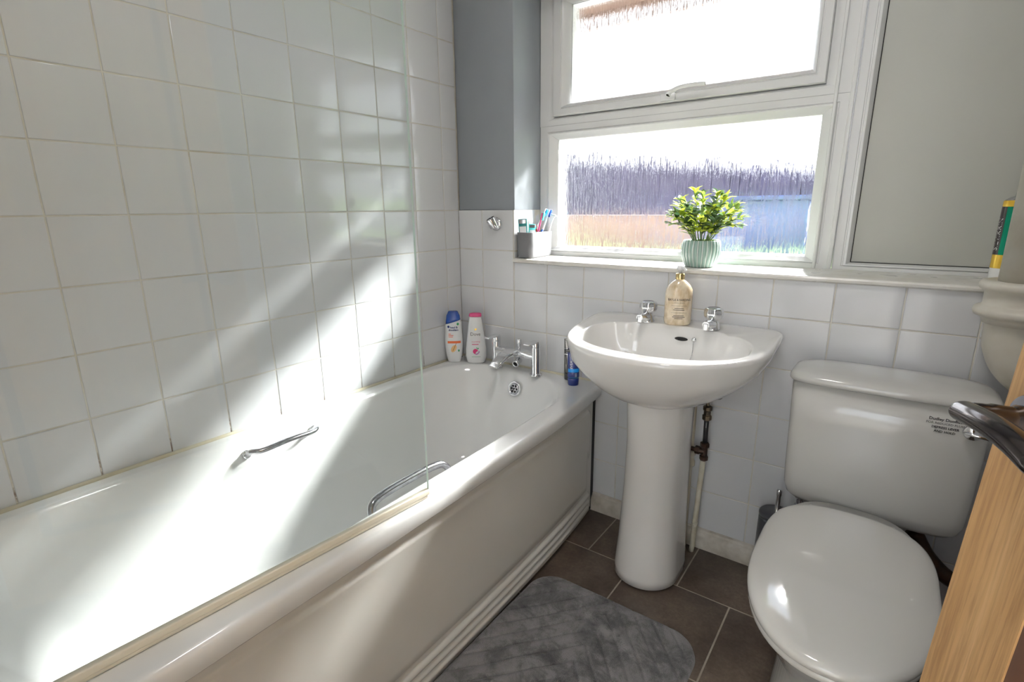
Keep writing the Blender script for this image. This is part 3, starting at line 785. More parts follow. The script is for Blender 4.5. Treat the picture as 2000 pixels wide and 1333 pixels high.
o = obj('waste_pipe', bm, M_cream_pipe, angle=50); tag(o, 'thin cream pipe half hidden right behind the basin pedestal', 'pipe')

sp = thing('soil_pipe', (1.70, -.09, .7), 'thick cream painted cast iron soil pipe with collar above the toilet cistern', 'pipe')
sp.location = (0, 0, 0)
px, py = 1.706, -.09
bm = new(); lathe(bm, [(.054, .955), (.054, 2.40)], (px, py), 40); obj('stack', bm, M_soil, sp)
bm = new(); lathe(bm, [(.055, .968), (.070, .970), (.080, .968), (.084, .960), (.083, .952), (.076, .947), (.072, .944), (.072, .918), (.074, .914), (.084, .910), (.087, .901), (.084, .893), (.074, .890), (.070, .884), (.068, .876)], (px, py), 44); obj('collar', bm, M_soil, sp)
bm = new(); tube(bm, spline([(px, py, .89), (px, py, .86), (px + .004, py + .001, .83), (px + .020, py + .004, .795), (px + .050, py + .008, .768), (px + .09, py + .01, .757), (px + .155, py + .01, .755)], 6), .062, 32); obj('elbow', bm, M_soil, sp)

# ------------------------------------------------------------------ toilet brush, red bottle behind toilet
tb = thing('toilet_brush', (1.283, -.075, 0), 'dark grey toilet brush holder with chrome handle between basin and toilet', 'toilet brush')
bm = new(); lathe(bm, [(.046, 0), (.048, .004), (.047, .23), (.0465, .236), (.044, .238)], seg=36); obj('holder', bm, M_dark, tb)
bm = new(); lathe(bm, [(.044, .238), (.0475, .240), (.0475, .246), (.044, .250), (.012, .252), (.0001, .252)], seg=36, cap1=False); obj('lid', bm, M_dark, tb)
bm = new(); lathe(bm, [(.0085, .250), (.0065, .253), (.0065, .305), (.0075, .307), (.0075, .322), (.006, .326)], seg=18); obj('handle', bm, M_chrome, tb)
sv = thing('supply_valve', (1.335, -.055, 0), 'chrome service valve pipe rising behind the toilet brush', 'pipe')
bm = new(); lathe(bm, [(.0075, 0), (.0075, .27), (.012, .272), (.012, .286), (.0085, .289), (.0085, .303), (.012, .306), (.012, .318), (.0075, .320), (.0075, .361)], seg=14); obj('valve_body', bm, M_chrome_old, sv, angle=40)
rb = thing('cleaner_bottle', (1.690, -.225, 0), 'red cleaning bottle with white cap on the floor behind the toilet', 'bottle')
bm = new(); lathe(bm, [(.034, 0), (.036, .004), (.036, .17), (.030, .20), (.014, .222), (.014, .232)], seg=28, sy=.75); obj('body', bm, M_red, rb)
bm = new(); lathe(bm, [(.017, .230), (.017, .262), (.014, .268)], seg=22); obj('cap', bm, M_white_pl, rb)
bm = new(); tube(bm, spline([(1.60, -.05, .30), (1.64, -.06, .24), (1.70, -.07, .20), (1.80, -.06, .19)], 5), .020, 14); 
o = obj('overflow_pipe', bm, M_copper); tag(o, 'dark corroded pipe in the gap between toilet and right wall', 'pipe')

# ------------------------------------------------------------------ bath mat
bm = new()
MC, MA = V(.942, -.895, 0), math.radians(0.0)
hx, hy, rc = .252, .47, .085
def mat_h(x, y):
    d = max(abs(x) - hx + rc, 0), max(abs(y) - hy + rc, 0); e = rc - math.hypot(*d)
    edge = max(0, min(1, e / .016)); h = .018 * math.sqrt(max(0, edge * (2 - edge)))
    # embossed chevrons
    ph = ((abs(x) * 1.15 + y) / .062) % 1.0; g = math.exp(-((ph - .5) / .06) ** 2)
    h -= .0060 * g * edge
    h += .0022 * math.sin(x * 31 + y * 13) * math.sin(y * 23 - x * 9) * edge
    # a rumple near the far edge
    u, w = (x - .03) * .93 + (y - .36) * -.36, (x - .03) * .36 + (y - .36) * .93
    h += .010 * math.exp(-(w / .014) ** 2 - (u / .11) ** 2) * edge - .005 * math.exp(-((w + .024) / .012) ** 2 - (u / .11) ** 2) * edge
    return h + .001
NX, NY = 130, 220
def mpt(i, j):
    u, w = -1 + 2 * i / NX, -1 + 2 * j / NY
    x, y = u * hx, w * hy
    # clamp into rounded corner
    ax, ay = abs(x) - (hx - rc), abs(y) - (hy - rc)
    if ax > 0 and ay > 0:
        r = math.hypot(ax, ay); m = max(ax, ay); k = m / r
        x = math.copysign(hx - rc + ax * k, x); y = math.copysign(hy - rc + ay * k, y)
    h = mat_h(x, y); c, s = math.cos(MA), math.sin(MA)
    return V(MC.x + c * x - s * y, MC.y + s * x + c * y, h)
G = [[bm.verts.new(mpt(i, j)) for i in range(NX + 1)] for j in range(NY + 1)]
for j in range(NY):
    for i in range(NX): bm.faces.new((G[j][i], G[j][i + 1], G[j + 1][i + 1], G[j + 1][i]))
o = obj('bath_mat', bm, M_mat, recalc=False); tag(o, 'grey plush bath mat with embossed chevrons on the brown floor', 'bath mat')

# ------------------------------------------------------------------ door (open, hinged at the right of the doorway)
door = thing('door_1', (1.5640, -.957, 0), None, None); tag(door, kind='structure')
dd = V(.35, -.937, 0).normalized(); nn = V(-.937, -.35, 0).normalized()     # along the leaf toward the hinge ; face normal
door.matrix_world = Matrix.Translation((1.5640, -.957, .78)) @ Matrix.Rotation(math.radians(2.6), 4, V(.15, .99, 0)) @ Matrix.Translation((0, 0, -.78)) @ Matrix(((dd.x, -nn.x, 0, 0), (dd.y, -nn.y, 0, 0), (0, 0, 1, 0), (0, 0, 0, 1)))
# local frame: x along leaf, y into leaf (face at y=0), z up
LW, LH, ST = .74, 1.98, .108
bm = new(); box(bm, 0, ST, 0, .040, .010, LH, .0012, 1); obj('stile', bm, M_oak, door, angle=40)
bm = new(); box(bm, LW - ST, LW, 0, .040, .010, LH, .0012, 1); obj('stile', bm, M_oak, door, angle=40)
bm = new(); box(bm, ST, LW - ST, 0, .040, .010, .22, .001, 1); box(bm, ST, LW - ST, 0, .040, LH - .12, LH, .001, 1); obj('rail', bm, M_oak, door, angle=40)
bm = new(); ring_frame(bm, (ST, LW - ST, .22, LH - .12), (.020,) * 4, [(0, .001), (.4, .009), (1, .014), (1, .026), (0, .030)]); obj('moulding', bm, M_moulding_shade, door, angle=30)
bm = new(); box(bm, ST + .018, LW - ST - .018, .014, .026, .235, LH - .135, .001, 1); obj('panel', bm, M_oak, door, angle=40)
bm = new(); HZ = .938
Mh = Matrix.Translation((.047, 0, HZ)) @ Matrix.Rotation(PI / 2, 4, 'X')
lathe(bm, [(.026, 0), (.026, .006), (.024, .009), (.012, .0095), (.0001, .0095)], seg=36, cap1=False); xf(bm, Mh); hr = obj('handle', bm, mat('rose_nickel', (.20, .20, .23), .22, 1.0), door, angle=50)
bm = new()
c = spline([(.047, -.004, HZ), (.047, -.022, HZ), (.047, -.038, HZ + .001), (.047, -.050, HZ + .001)], 5)
tube(bm, c, [.0150] * 4 + [.0130] * 6 + [.0120] * 6, 22)
c = spline([(.036, -.0520, HZ + .001), (.050, -.0530, HZ + .003), (.072, -.0545, HZ + .006), (.100, -.0550, HZ + .008), (.130, -.0545, HZ + .006), (.160, -.0530, HZ + .000)], 6)
tube(bm, c, [.0095, .0115, .0125] + [.0130] * (len(c) - 5) + [.012, .009], 22, flat=.8)
obj('lever', bm, M_lever, hr)

# ------------------------------------------------------------------ toiletries on the bath
def bottle(bm, secs, sup_e=2.6, seg=40, z_shift=None):
    """secs: (z, rx, ry)"""
    rings = []
    for z, rx, ry in secs:
        rings.append([V(rx * math.copysign(abs(math.cos(a)) ** (2 / sup_e), math.cos(a)), ry * math.copysign(abs(math.sin(a)) ** (2 / sup_e), math.sin(a)), z) for a in [2 * PI * k / seg for k in range(seg)]])
    return rings
def interp(secs, z):
    for a, b in zip(secs, secs[1:]):
        if a[0] <= z <= b[0]:
            t = (z - a[0]) / max(1e-6, b[0] - a[0]); return a[1] + (b[1] - a[1]) * t, a[2] + (b[2] - a[2]) * t
    return secs[-1][1:]
def front(secs, e=2.6, off=.0006):
    def f(x, z):
        rx, ry = interp(secs, z); t = min(.98, abs(x) / rx)
        return V(x, -ry * (1 - t ** e) ** (1 / e) - off, z)
    return f
# shampoo with blue slanted cap
sh = thing('shampoo_bottle', (.040, -.100, ZR + .0005), 'white and orange shampoo bottle with slanted blue cap in the bathtub corner', 'bottle', rotz=math.radians(38))
S1 = [(0, .023, .014), (.003, .0260, .0165), (.03, .0325, .020), (.07, .0370, .022), (.10, .0372, .022), (.14, .0342, .0205), (.175, .030, .018), (.205, .0255, .016), (.211, .0235, .0145), (.214, .019, .012)]
def split(secs, zc, slope, upper):
    """rings above / below a slanted cut"""
    return secs
rings = bottle(None, S1); bm = new()
full = []
for z in [0, .003, .015, .03, .05, .07, .085, .10, .12, .14, .155]:
    rx, ry = interp(S1, z); full += bottle(None, [(z, rx, ry)])
cut = lambda x: .170 + .30 * x          # slanted shoulder line, rising to the right
top = []
rx, ry = interp(S1, .170)
def slant(dz, k=1.0):
    r = []
    for a in [2 * PI * q / 40 for q in range(40)]:
        z = .170; 
        for _ in range(3):
            rx, ry = interp(S1, min(.2139, z)); x = rx * k * math.copysign(abs(math.cos(a)) ** (2 / 2.6), math.cos(a)); z = cut(x) + dz
        y = ry * k * math.copysign(abs(math.sin(a)) ** (2 / 2.6), math.sin(a)); r.append(V(x, y, z))
    return r
loft(bm, full + [slant(0)]); obj('body', bm, M_bottle_w, sh)
bm = new()
loft(bm, [slant(.0002, 1.0), slant(.010, 1.003)] + bottle(None, [(.196, *[q * 1.003 for q in interp(S1, .196)]), (.205, .0225, .015), (.211, .0205, .0135), (.214, .017, .011)])); obj('cap', bm, M_blue, sh)
f1 = front(S1)
text_obj('logo', 'head &', .0120, M_navy, sh, lambda x, y: f1(.003 + x, .149 + y), bold=.0002, spacing=.9)
text_obj('logo', 'shoulders', .0115, M_navy, sh, lambda x, y: f1(.001 + x, .1385 + y), bold=.0002, spacing=.88)
bm = new(); blob(bm, f1, -.019, .152, .0048, .0048); obj('emblem', bm, M_navy, sh, smooth=False)
bm = new(); blob(bm, f1, .019, .163, .0045, .0055); obj('green_emblem', bm, M_green, sh, smooth=False)
for j, w in enumerate((.010, .020, .018)):
    bm = new(); patch(bm, f1, -.020, -.020 + w, .121 - .006 * j, .1235 - .006 * j, 6, 1); obj('printed_line', bm, M_orange, sh, smooth=False)
bm = new(); patch(bm, f1, -.0245, .0285, .083, .093, 14, 2); obj('orange_band', bm, M_orange, sh, smooth=False)
bm = new(); blob(bm, lambda x, y: f1(x, y), .000, .061, .010, .017, -.5); obj('drop_print', bm, M_peach, sh, smooth=False)
bm = new(); patch(bm, lambda x, y: f1(x + (y - .06) * .45, y) + V(0, -.0004, 0), -.001, .001, .052, .083, 2, 6); obj('seed_print', bm, mat('brown_print', (.25, .10, .03), .4), sh, smooth=False)
bm = new(); blob(bm, f1, .020, .052, .0032, .005); obj('green_emblem', bm, M_green, sh, smooth=False)
# body wash with pink cap
dv = thing('body_wash_bottle', (.121, -.056, ZR + .0005), 'rounded white body wash bottle with pink cap near the mixer tap', 'bottle', rotz=math.radians(38))
S2 = [(0, .032, .018), (.004, .037, .021), (.03, .0430, .0245), (.06, .0425, .0245), (.10, .0375, .022), (.14, .0320, .019), (.17, .0275, .0168), (.188, .0250, .0158), (.193, .0245, .0154)]
bm = new(); loft(bm, bottle(None, S2)); obj('body', bm, M_bottle_w, dv)
bm = new(); loft(bm, bottle(None, [(.1932, .0250, .0158), (.1945, .0258, .0164), (.203, .0250, .0158), (.2065, .022, .0138), (.208, .015, .009)])); obj('cap', bm, M_pink, dv)
f2 = front(S2)
text_obj('logo', 'Dove', .0195, M_txt_dk, dv, lambda x, y: f2(-.001 + x, .123 + y), spacing=.95)
bm = new(); blob(bm, f2, 0, .143, .0055, .0035, .4); obj('bird_emblem', bm, M_goldp, dv, smooth=False)
text_obj('printed_line', 'nourishing', .0082, M_magenta, dv, lambda x, y: f2(x, .0925 + y))
bm = new(); patch(bm, f2, -.016, .011, .080, .0830, 8, 1); obj('pink_band', bm, M_magenta, dv, smooth=False)
bm = new(); blob(bm, f2, -.002, .052, .0105, .0115, .3); obj('fruit_print', bm, M_magenta, dv, smooth=False)
bm = new(); blob(bm, lambda x, y: f2(x, y) + V(0, -.0004, 0), .006, .046, .0105, .0055, .7); obj('petal_print', bm, M_purple, dv, smooth=False)
bm = new(); blob(bm, lambda x, y: f2(x, y) + V(0, -.0007, 0), .0045, .0485, .0075, .0034, .7); obj('petal_print', bm, M_bottle_w, dv, smooth=False)
bm = new(); blob(bm, f2, .009, .064, .0045, .0018, .9); blob(bm, f2, .004, .066, .004, .0016, 1.8); obj('leaf_print', bm, M_green, dv, smooth=False)
bm = new(); patch(bm, f2, -.018, .018, .0285, .0298, 8, 1); obj('printed_line', bm, M_green, dv, smooth=False)

# tubes standing on their caps
def tube_bottle(name, loc, rz, label, body_m, cap_m, h, w, lean=0):
    t = thing(name, loc, label, 'tube', rotz=rz)
    t.rotation_euler = (lean, 0, rz)
    S = [(.026, w * .90, w * .72), (.030, w, w * .80), (.05, w, w * .76), (h * .6, w * 1.02, w * .45), (h * .92, w * 1.05, w * .12), (h, w * 1.05, .0012)]
    bm = new(); loft(bm, bottle(None, S, 2.2)); b = obj('body', bm, body_m, t)
    bm = new(); loft(bm, bottle(None, [(0, w * .86, w * .72), (.002, w * .92, w * .78), (.024, w * .98, w * .82), (.026, w * .94, w * .78)], 2.2)); obj('cap', bm, cap_m, t)
    return t, front(S, 2.2)
t1, g1 = tube_bottle('blue_tube', (.590, -.078, ZR + .0005), math.radians(35), 'navy blue tube with bright blue band standing on its cap under the basin', M_navy, M_navy, .120, .0205)
bm = new(); patch(bm, g1, -.0195, .0195, .050, .062, 12, 2); obj('blue_band', bm, M_blue_band, t1, smooth=False)
text_obj('lettering', 'NIVEA', .013, M_white_pl, t1, lambda x, y: g1(-.008 - y, .072 + x))
bm = new(); patch(bm, g1, -.0195, .0195, .0290, .0300, 12, 1); obj('pale_line', bm, M_turq, t1, smooth=False)
for q in range(4):
    bm = new(); patch(bm, g1, .004, .011, .034 + q * .0035, .0355 + q * .0035, 4, 1); obj('printed_line', bm, M_bottle_w, t1, smooth=False)
t2, g2 = tube_bottle('grey_tube', (.547, -.034, ZR + .0005), math.radians(35), 'metallic dark grey tube standing on its black cap, behind the blue tube', M_gun, M_black, .155, .0180)
bm = new(); patch(bm, g2, -.0175, .0175, .098, .118, 10, 2); obj('black_band', bm, M_black, t2, smooth=False)
for za in (.118, .0965):
    bm = new(); patch(bm, g2, -.0175, .0175, za, za + .0015, 10, 1); obj('silver_line', bm, M_chrome, t2, smooth=False)
for q in range(2):
    text_obj('lettering', 'AFTER SHAVE', .0042, M_white_pl, t2, lambda x, y, q=q: g2(x * .9, .111 - .007 * q + y))

# shower handset bracket on the tiles
bk = thing('shower_bracket', (.193, 0, 1.073), 'small chrome shower handset bracket on the tiled wall near the window', 'bracket')
bm = new(); lathe(bm, [(.026, .0), (.026, .004), (.022, .007), (.012, .014), (.0001, .016)], seg=36, cap1=False); xf(bm, frame_between((0, 0, 0), (0, -1, 0))); obj('back_plate', bm, M_chrome, bk)
bm = new()
M2 = frame_between((0, -.024, .006), (-.25, -.45, .86))
outer = []; n_ = 30
for r, z in ((.0135, -.020), (.0185, -.018), (.0205, .010), (.0195, .018), (.0150, .018), (.0130, -.018)):
    outer.append([V(r * math.cos(a), r * math.sin(a), z) for a in [math.radians(-255 + 330 * k / n_) for k in range(n_ + 1)]])
loft(bm, outer + [outer[0]], False, False, closed=False); xf(bm, M2)
lathe_b = None
tube(bm, [(0, -.006, 0), (0, -.022, .004)], [.016, .013], 18)
obj('cup', bm, M_chrome, bk, angle=50)

# ------------------------------------------------------------------ sill things
pt_ = thing('toothbrush_box', (.3165, .083, .946), 'grey stoneware organiser box holding toothbrushes on the window sill end', 'organiser', rotz=math.radians(2))
def rbx(hx_, hy_, r, z): return rrect(-hx_, hx_, -hy_, hy_, (r,) * 4, z, 6, 4)
bm = new()
W_, D_ = .035, .080
loft(bm, [rbx(W_ - .006, D_ - .006, .012, 0), rbx(W_ - .002, D_ - .002, .015, .003), rbx(W_, D_, .018, .010), rbx(W_ + .002, D_ + .002, .020, .094), rbx(W_ + .001, D_ + .001, .0195, .0965), rbx(W_ - .0025, D_ - .0025, .017, .0965), rbx(W_ - .0035, D_ - .0035, .016, .094), rbx(W_ - .005, D_ - .005, .014, .008)])
obj('box', bm, M_box, pt_)
BZ = .946 + .009
def brush(loc, tip, cA, cB, label, headm):
    d_ = Vector(tip) - Vector(loc); t = thing('toothbrush', loc, label, 'toothbrush', 'toothbrushes in the grey box')
    L_ = d_.length; q = d_.normalized()
    bm = new(); tube(bm, [V(0, 0, 0), q * L_ * .3, q * L_ * .6, q * L_ * .82, q * L_], [.0048, .0055, .004, .0028, .0032], 12); obj('handle', bm, cA, t)
    bm = new(); tube(bm, [q * L_ * .16 + V(.001, -.002, 0), q * L_ * .55 + V(.001, -.002, 0)], [.0052, .0045], 12); obj('grip', bm, cB, t)
    bm = new(); M_ = frame_between(q * L_ * .93, q); box(bm, -.0062, .0062, -.010, -.001, -.015, .015, .002, 2, M=M_); obj('bristles', bm, headm, t)
brush((.300, .035, BZ), (.335, .135, 1.128), M_white_pl, M_pink, 'toothbrush with pink grip and blue bristles', M_blue_band)
brush((.318, .075, BZ), (.340, .155, 1.125), M_white_pl, M_blue, 'toothbrush with white handle and blue grip beside the frame', M_blue)
brush((.325, .055, BZ), (.338, .105, 1.112), M_pink, M_white_pl, 'toothbrush with pink handle lying low in the box', M_turq)
# white flosser leaning over the right edge
fl = thing('interdental_brush', (.336, .098, BZ), 'white angled brush leaning over the right edge of the grey box', 'brush')
bm = new(); tube(bm, spline([(0, 0, 0), (.008, .03, .06), (.016, .052, .125), (.030, .055, .150)], 5), [.0035] * 16, 10); tube(bm, [(.012, .050, .150), (.040, .056, .143)], [.006, .0015], 10); obj('body', bm, M_white_pl, fl)
def paste(loc, rz, lean, label, m1, m2, h=.115, w=.019):
    t = thing('toothpaste_tube', loc, label, 'toothpaste', 'toothpaste tubes in the grey box', rz); t.rotation_euler = (lean[0], lean[1], rz)
    S = [(.016, w * .8, w * .6), (.022, w, w * .65), (.06, w, w * .5), (h * .9, w * 1.05, .003), (h, w * 1.05, .0012)]
    bm = new(); loft(bm, bottle(None, S, 2.2)); obj('body', bm, m1, t)
    bm = new(); lathe(bm, [(.010, 0), (.011, .002), (.010, .016)], seg=18); obj('cap', bm, m2, t)
    ff = front(S, 2.2); bm = new(); patch(bm, ff, -w * .8, w * .8, h * .62, h * .80, 8, 2); obj('stripe', bm, M_bottle_w, t, smooth=False)
    bm = new(); patch(bm, ff, -w * .85, w * .85, h * .88, h * .98, 8, 1); obj('crimp', bm, M_chrome_old, t, smooth=False)
paste((.305, .030, BZ), .5, (.05, -.05), 'teal toothpaste tube, tallest, at the front of the grey box', M_teal, M_white_pl, .137, .016)
paste((.322, .048, BZ), .9, (-.10, .08), 'green and white toothpaste tube leaning behind the tallest one', M_turq, M_white_pl, .118, .013)
paste((.316, .068, BZ), .2, (-.15, .02), 'red toothpaste tube with dark cap in the middle of the grey box', M_red, M_black, .112, .012)

# potted plant
pl = thing('potted_plant', (.962, .062, .9465), 'artificial green and yellow leafy plant in a ribbed sage pot on the sill', 'potted plant')
bm = new()
prof = [(r * 1.06, z) for r, z in [(.040, 0), (.043, .002), (.0500, .016), (.0555, .036), (.0570, .055), (.0555, .070), (.0525, .080), (.0505, .0830), (.0485, .0825), (.0480, .072), (.047, .066)]]
rings = []
for r, z in prof:
    amp = .0022 * max(0, min(1, z / .01)) * max(0, min(1, (.082 - z) / .008))
    rings.append([V((r - amp * (1 - abs(math.sin(13 * t))) * 1.2) * math.cos(t), (r - amp * (1 - abs(math.sin(13 * t))) * 1.2) * math.sin(t), z) for t in [2 * PI * k / 208 for k in range(208)]])
loft(bm, rings)
def pot_mat():
    m, nt, out = nodes('ribbed_sage_glaze')
    b = nt.nodes.new('ShaderNodeBsdfPrincipled'); b.inputs['Roughness'].default_value = .10; b.inputs['Coat Weight'].default_value = .5
    tc = nt.nodes.new('ShaderNodeTexCoord'); sp_ = nt.nodes.new('ShaderNodeSeparateXYZ'); nt.links.new(tc.outputs['Object'], sp_.inputs[0])
    at = N(nt, 'ShaderNodeMath', operation='ARCTAN2'); nt.links.new(sp_.outputs['Y'], at.inputs[0]); nt.links.new(sp_.outputs['X'], at.inputs[1])
    mu = N(nt, 'ShaderNodeMath', operation='MULTIPLY'); nt.links.new(at.outputs[0], mu.inputs[0]); mu.inputs[1].default_value = 13
    si = N(nt, 'ShaderNodeMath', operation='SINE'); nt.links.new(mu.outputs[0], si.inputs[0])
    ab = N(nt, 'ShaderNodeMath', operation='ABSOLUTE'); nt.links.new(si.outputs[0], ab.inputs[0])
    r = ramp(nt, ab.outputs[0], [(0, (.72, .74, .70)), (.22, (.60, .66, .62)), (.42, (.20, .31, .27)), (1, (.26, .38, .33))])
    nt.links.new(r.outputs['Color'], b.inputs['Base Color']); nt.links.new(b.outputs[0], out.inputs['Surface']); return m
obj('pot', bm, pot_mat(), pl)
bm = new(); lathe(bm, [(.048, .066), (.03, .070), (.0001, .072)], seg=24, cap1=False); obj('moss', bm, M_moss, pl)
rn = random.Random(21)
bs, bl = new(), new()
def leaf(bm, p, d, up, L_, W2):
    d = d.normalized(); s = d.cross(up); s = s.normalized() if s.length > .01 else V(1, 0, 0); u = s.cross(d)
    pr = [(0, .10), (.18, .62), (.42, 1.0), (.68, .86), (.88, .42), (1, .03)]
    rows = []
    for t, w in pr:
        c_ = p + d * L_ * t - u * (.22 * L_ * t * t)
        rows.append([bm.verts.new(c_ + s * W2 * w * k + u * abs(k) * W2 * w * .35) for k in (-1, 0, 1)])
    for a, b in zip(rows, rows[1:]):
        for k in (0, 1): bm.faces.new((a[k], a[k + 1], b[k + 1], b[k]))
stems = []
for k in range(30):
    az = 2.399 * k; tilt = .10 + .92 * math.sqrt((k + .5) / 30); h = .196 - .055 * (tilt / 1.0) + rn.uniform(-.012, .014)
    if k > 22: h *= .84
    tip = V(math.sin(tilt) * math.cos(az) * h, math.sin(tilt) * math.sin(az) * h * .62, .07 + math.cos(tilt) * h * .88)
    base = V(math.cos(az) * .018, math.sin(az) * .018, .07)
    mid = base.lerp(tip, .5) + V(0, 0, .022)
    c_ = spline([base, mid, tip], 6); tube(bs, c_, [.0014] * len(c_), 6)
    for q in range(3, len(c_)):
        if q == len(c_) - 1: cnt = 4
        else: cnt = 2
        dirs = (c_[min(q + 1, len(c_) - 1)] - c_[q - 1]).normalized()
        for w in range(cnt):
            aa = rn.uniform(0, 2 * PI); side = V(math.cos(aa), math.sin(aa), rn.uniform(-.2, .6))
            d_ = (dirs * rn.uniform(.5, 1.1) + side * .9)
            leaf(bl, c_[q], d_, V(0, 0, 1) + side * .3, rn.uniform(.022, .033), rn.uniform(.0062, .0092))
# keep everything on the room side of the pane
for b_ in (bs, bl):
    for v in b_.verts:
        if v.co.y > .105: v.co.y = .105 + (v.co.y - .105) * .15
obj('stems', bs, M_stem, pl); lf = obj('leaves', bl, M_leaf, pl, recalc=False)

# soap dispenser on the basin ledge
sd_ = thing('soap_dispenser', (.953, -.092, .7855), 'cream marbled hand soap dispenser with gold collar between the basin taps', 'soap dispenser', rotz=math.radians(24))
S3 = [(0, .034, .024), (.003, .0378, .0268), (.012, .0395, .0282), (.090, .0400, .0288), (.106, .0380, .0278), (.120, .031, .024), (.130, .020, .017), (.136, .0125, .0125)]
bm = new(); loft(bm, bottle(None, S3, 2.3)); obj('bottle', bm, M_soap, sd_)
bm = new(); lathe(bm, [(.0125, .1355), (.0130, .137), (.0130, .152), (.0120, .154)], seg=30); obj('collar', bm, M_gold, sd_)
bm = new(); lathe(bm, [(.0055, .153), (.0055, .164), (.0095, .165), (.0105, .170), (.0095, .176), (.0001, .177)], seg=24, cap1=False)
tube(bm, spline([(0, 0, .171), (.004, -.012, .172), (.009, -.026, .169), (.011, -.031, .163)], 5), .0042, 12); obj('pump', bm, M_white_pl, sd_)
f3 = front(S3, 2.3)
text_obj('lettering', 'BAYLIS & HARDING', .0094, M_txt_dk, sd_, lambda x, y: f3(x * .78, .078 + y), bold=.00012)
text_obj('lettering', 'ENGLAND', .0046, M_txt_dk, sd_, lambda x, y: f3(x, .069 + y), spacing=1.6)
for j, (t, s) in enumerate([('PINK PEPPER', .0040), ('BLACK AMBER', .0040), ('LUXURY HAND WASH', .0034), ('500ml', .0034)]):
    pass
for j, (w, y) in enumerate([(.022, .0600), (.013, .0520), (.016, .0470), (.022, .0390), (.015, .0300), (.018, .0255), (.012, .0210)]):
    bm = new(); patch(bm, f3, -w, w, y, y + (.0006 if j in (0, 3) else .0016), 8, 1); obj('printed_line', bm, M_txt_dk, sd_, smooth=False)

# hairspray can on the sill behind the soil pipe
cn = thing('hairspray_can', (1.678, .080, .9465), 'green and gold hairspray can on the sill, half hidden by the soil pipe', 'spray can', rotz=math.radians(-5))
bm = new(); lathe(bm, [(.0245, 0), (.0255, .002), (.0255, .034)], seg=36); obj('base_band', bm, M_white_pl, cn)
bm = new(); lathe(bm, [(.0256, .034), (.0256, .066)], seg=36, cap0=False, cap1=False); obj('gold_band', bm, M_goldp, cn)
bm = new(); lathe(bm, [(.0256, .066), (.0256, .178)], seg=36, cap0=False, cap1=False); obj('body', bm, mat('green_can', (.0, .27, .15), .2, .5), cn)
bm = new(); lathe(bm, [(.0256, .178), (.0256, .190), (.024, .192)], seg=36, cap0=False); obj('gold_rim', bm, M_goldp, cn)
bm = new(); lathe(bm, [(.024, .191), (.023, .193), (.014, .200), (.007, .202), (.006, .210), (.0045, .213)], seg=30); obj('nozzle', bm, M_chrome_old, cn)
fc = lambda x, z: V(.0259 * math.sin(x / .0256 - .95), -.0259 * math.cos(x / .0256 - .95), z)
bm = new(); patch(bm, fc, -.018, .007, .066, .178, 10, 6); obj('dark_panel', bm, mat('dark_label', (.02, .012, .016), .3), cn, smooth=False)
fc2 = lambda x, z: V(.0262 * math.sin(x / .0256 - .95), -.0262 * math.cos(x / .0256 - .95), z)
text_obj('lettering', 'SILVIKRIN', .0185, M_white_pl, cn, lambda x, y: fc2(-.003 - y, .114 + x * .95))

# ------------------------------------------------------------------ outside
bm = new(); box(bm, -30, 30, .6, 60, -.1, 0, mi=0); box(bm, -30, 30, 7.5, 60, 0, .02, mi=1)
o = obj('ground', bm, [mat('patio_paving', (.16, .155, .15), .8, var=(.12, .12, .12), vscale=1.5), M_lawn], smooth=False); tag(o, kind='structure')
fe = thing('garden_fence', (0, 14, 0), 'dark garden fence seen blurred through the lower window pane', 'fence'); fe.location = (0, 0, 0)
bm = new()
for k in range(96): box(bm, -14 + k * .25, -14 + k * .25 + .262, 14, 14.03 + .02 * (k % 2), .021, max(1.9, 3.45 - .0255 * k) + .06 * math.sin(k * .9) + .03 * (k % 3))
obj('boards', bm, M_fence, fe, smooth=False)
bm = new(); box(bm, -7.0, -2.2, 10, 10.24, .021, .95); 
o = obj('brick_wall', bm, M_outred, smooth=False); tag(o, kind='structure')
bm = new(); box(bm, -2.6, -.2, 11.5, 13, .021, 1.25, .02, 1); box(bm, -2.7, -.1, 11.4, 13.1, 1.25, 1.35, .02, 1)
o = obj('garden_shed', bm, M_outblue, smooth=False); tag(o, 'dark blue garden shed seen blurred through the window at the lawn end', 'shed')
bm = new(); box(bm, -1.5, 3.5, .30, .82, 2.01, 2.07); box(bm, -1.5, 3.5, .80, .83, 1.945, 2.10)
o = obj('trim_2', bm, M_eave, smooth=False); tag(o, kind='structure')

# ------------------------------------------------------------------ lights
cl_ = thing('fill_light', (1.15, -.95, ZC), None, None); tag(cl_, kind='structure')  # added fill lamp with its own base, unseen overhead, brightens the room
bm = new(); lathe(bm, [(.15, 0), (.15, -.02), (.145, -.03)], seg=40); obj('base', bm, M_white_pl, cl_)
ld = bpy.data.lights.new('fill_lamp', 'AREA'); ld.shape = 'DISK'; ld.size = .28; ld.energy = 6; ld.color = (1, .96, .92)
lo = bpy.data.objects.new('fill_lamp', ld); lo.location = (0, 0, -.034); link(lo, cl_)

SLOPE = .72
for azd, w in ((-6, .10), (8, .22), (21, .27), (34, .25), (46, .16)):  # extra suns added in a fan, standing in for scatter by the ribbed glass
    a = math.radians(azd); d_ = V(-math.tan(a), -1, -SLOPE).normalized()
    s = bpy.data.lights.new('fanned_sun', 'SUN'); s.energy = 105 * w; s.angle = math.radians(7.5); s.color = (1, .985, .96)
    so_ = bpy.data.objects.new('fanned_sun', s); so_.rotation_euler = d_.to_track_quat('-Z', 'Y').to_euler(); so_.location = (2, 6, 5); link(so_)

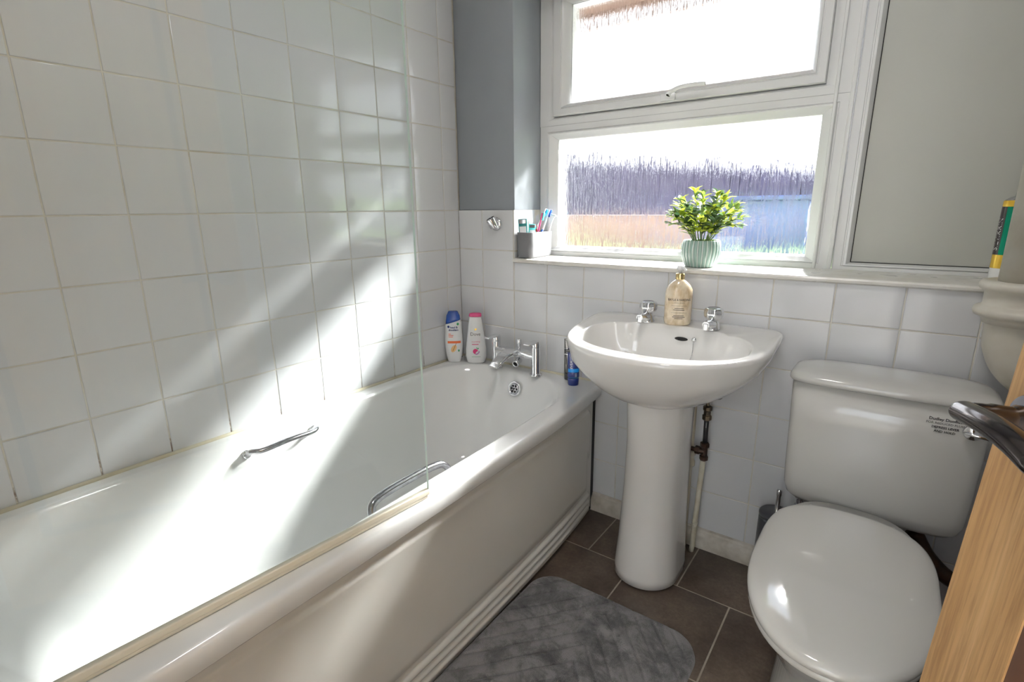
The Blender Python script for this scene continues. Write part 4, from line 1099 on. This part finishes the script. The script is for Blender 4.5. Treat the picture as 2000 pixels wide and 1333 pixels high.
w = bpy.data.worlds.new('sky'); sc.world = w; w.use_nodes = True; nt = w.node_tree; nt.nodes.clear()
out = nt.nodes.new('ShaderNodeOutputWorld'); bg = nt.nodes.new('ShaderNodeBackground')
tc = nt.nodes.new('ShaderNodeTexCoord'); sx = nt.nodes.new('ShaderNodeSeparateXYZ'); nt.links.new(tc.outputs['Generated'], sx.inputs[0])
r = ramp(nt, sx.outputs['Z'], [(0, (.90, .94, 1.0)), (.12, (.93, .96, 1.0)), (.5, (.78, .87, 1.0)), (1, (.62, .76, 1.0))])
nt.links.new(r.outputs['Color'], bg.inputs['Color']); bg.inputs['Strength'].default_value = 4.2
nt.links.new(bg.outputs[0], out.inputs['Surface'])
# daylight portals in the window openings and the hallway window
def portal(c, sx_, sy_, rot):
    l = bpy.data.lights.new('portal', 'AREA'); l.shape = 'RECTANGLE'; l.size = sx_; l.size_y = sy_; l.cycles.is_portal = True
    o_ = bpy.data.objects.new('portal', l); o_.location = c; o_.rotation_euler = rot; link(o_)
portal((.79, .30, 1.41), 1.0, .96, (-PI / 2, 0, 0))
portal((1.5, HY - .12, 1.6), .62, .92, (PI / 2, 0, 0))

# ------------------------------------------------------------------ camera
cam = bpy.data.cameras.new('camera'); co = bpy.data.objects.new('camera', cam); link(co)
Rm = ((0.8086580270454453, 0.5882041428279444, -0.00938518273722308), (0.13789393002888584, -0.2050362978586283, -0.9689919404317131), (-0.5718893768519894, 0.7822889510407718, -0.24691402901287796))
co.matrix_world = Matrix(((Rm[0][0], -Rm[1][0], -Rm[2][0], 1.4632566752957108), (Rm[0][1], -Rm[1][1], -Rm[2][1], -1.6419658343876904), (Rm[0][2], -Rm[1][2], -Rm[2][2], 1.1320085249656054), (0, 0, 0, 1)))
cam.sensor_fit = 'HORIZONTAL'; cam.sensor_width = 36; cam.lens = 1019.398 / 2000 * 36; cam.clip_start = .01; cam.clip_end = 200
sc.camera = co

vs_ = sc.view_settings
vs_.view_transform = 'Standard'; vs_.look = 'None'; vs_.gamma = 1; vs_.use_curve_mapping = False; vs_.exposure = 0.42
sc.cycles.use_denoising = True; sc.cycles.max_bounces = 10; sc.cycles.diffuse_bounces = 6; sc.cycles.glossy_bounces = 5
sc.cycles.transparent_max_bounces = 16; sc.cycles.transmission_bounces = 6; sc.cycles.sample_clamp_indirect = 6; sc.cycles.caustics_reflective = False; sc.cycles.caustics_refractive = False
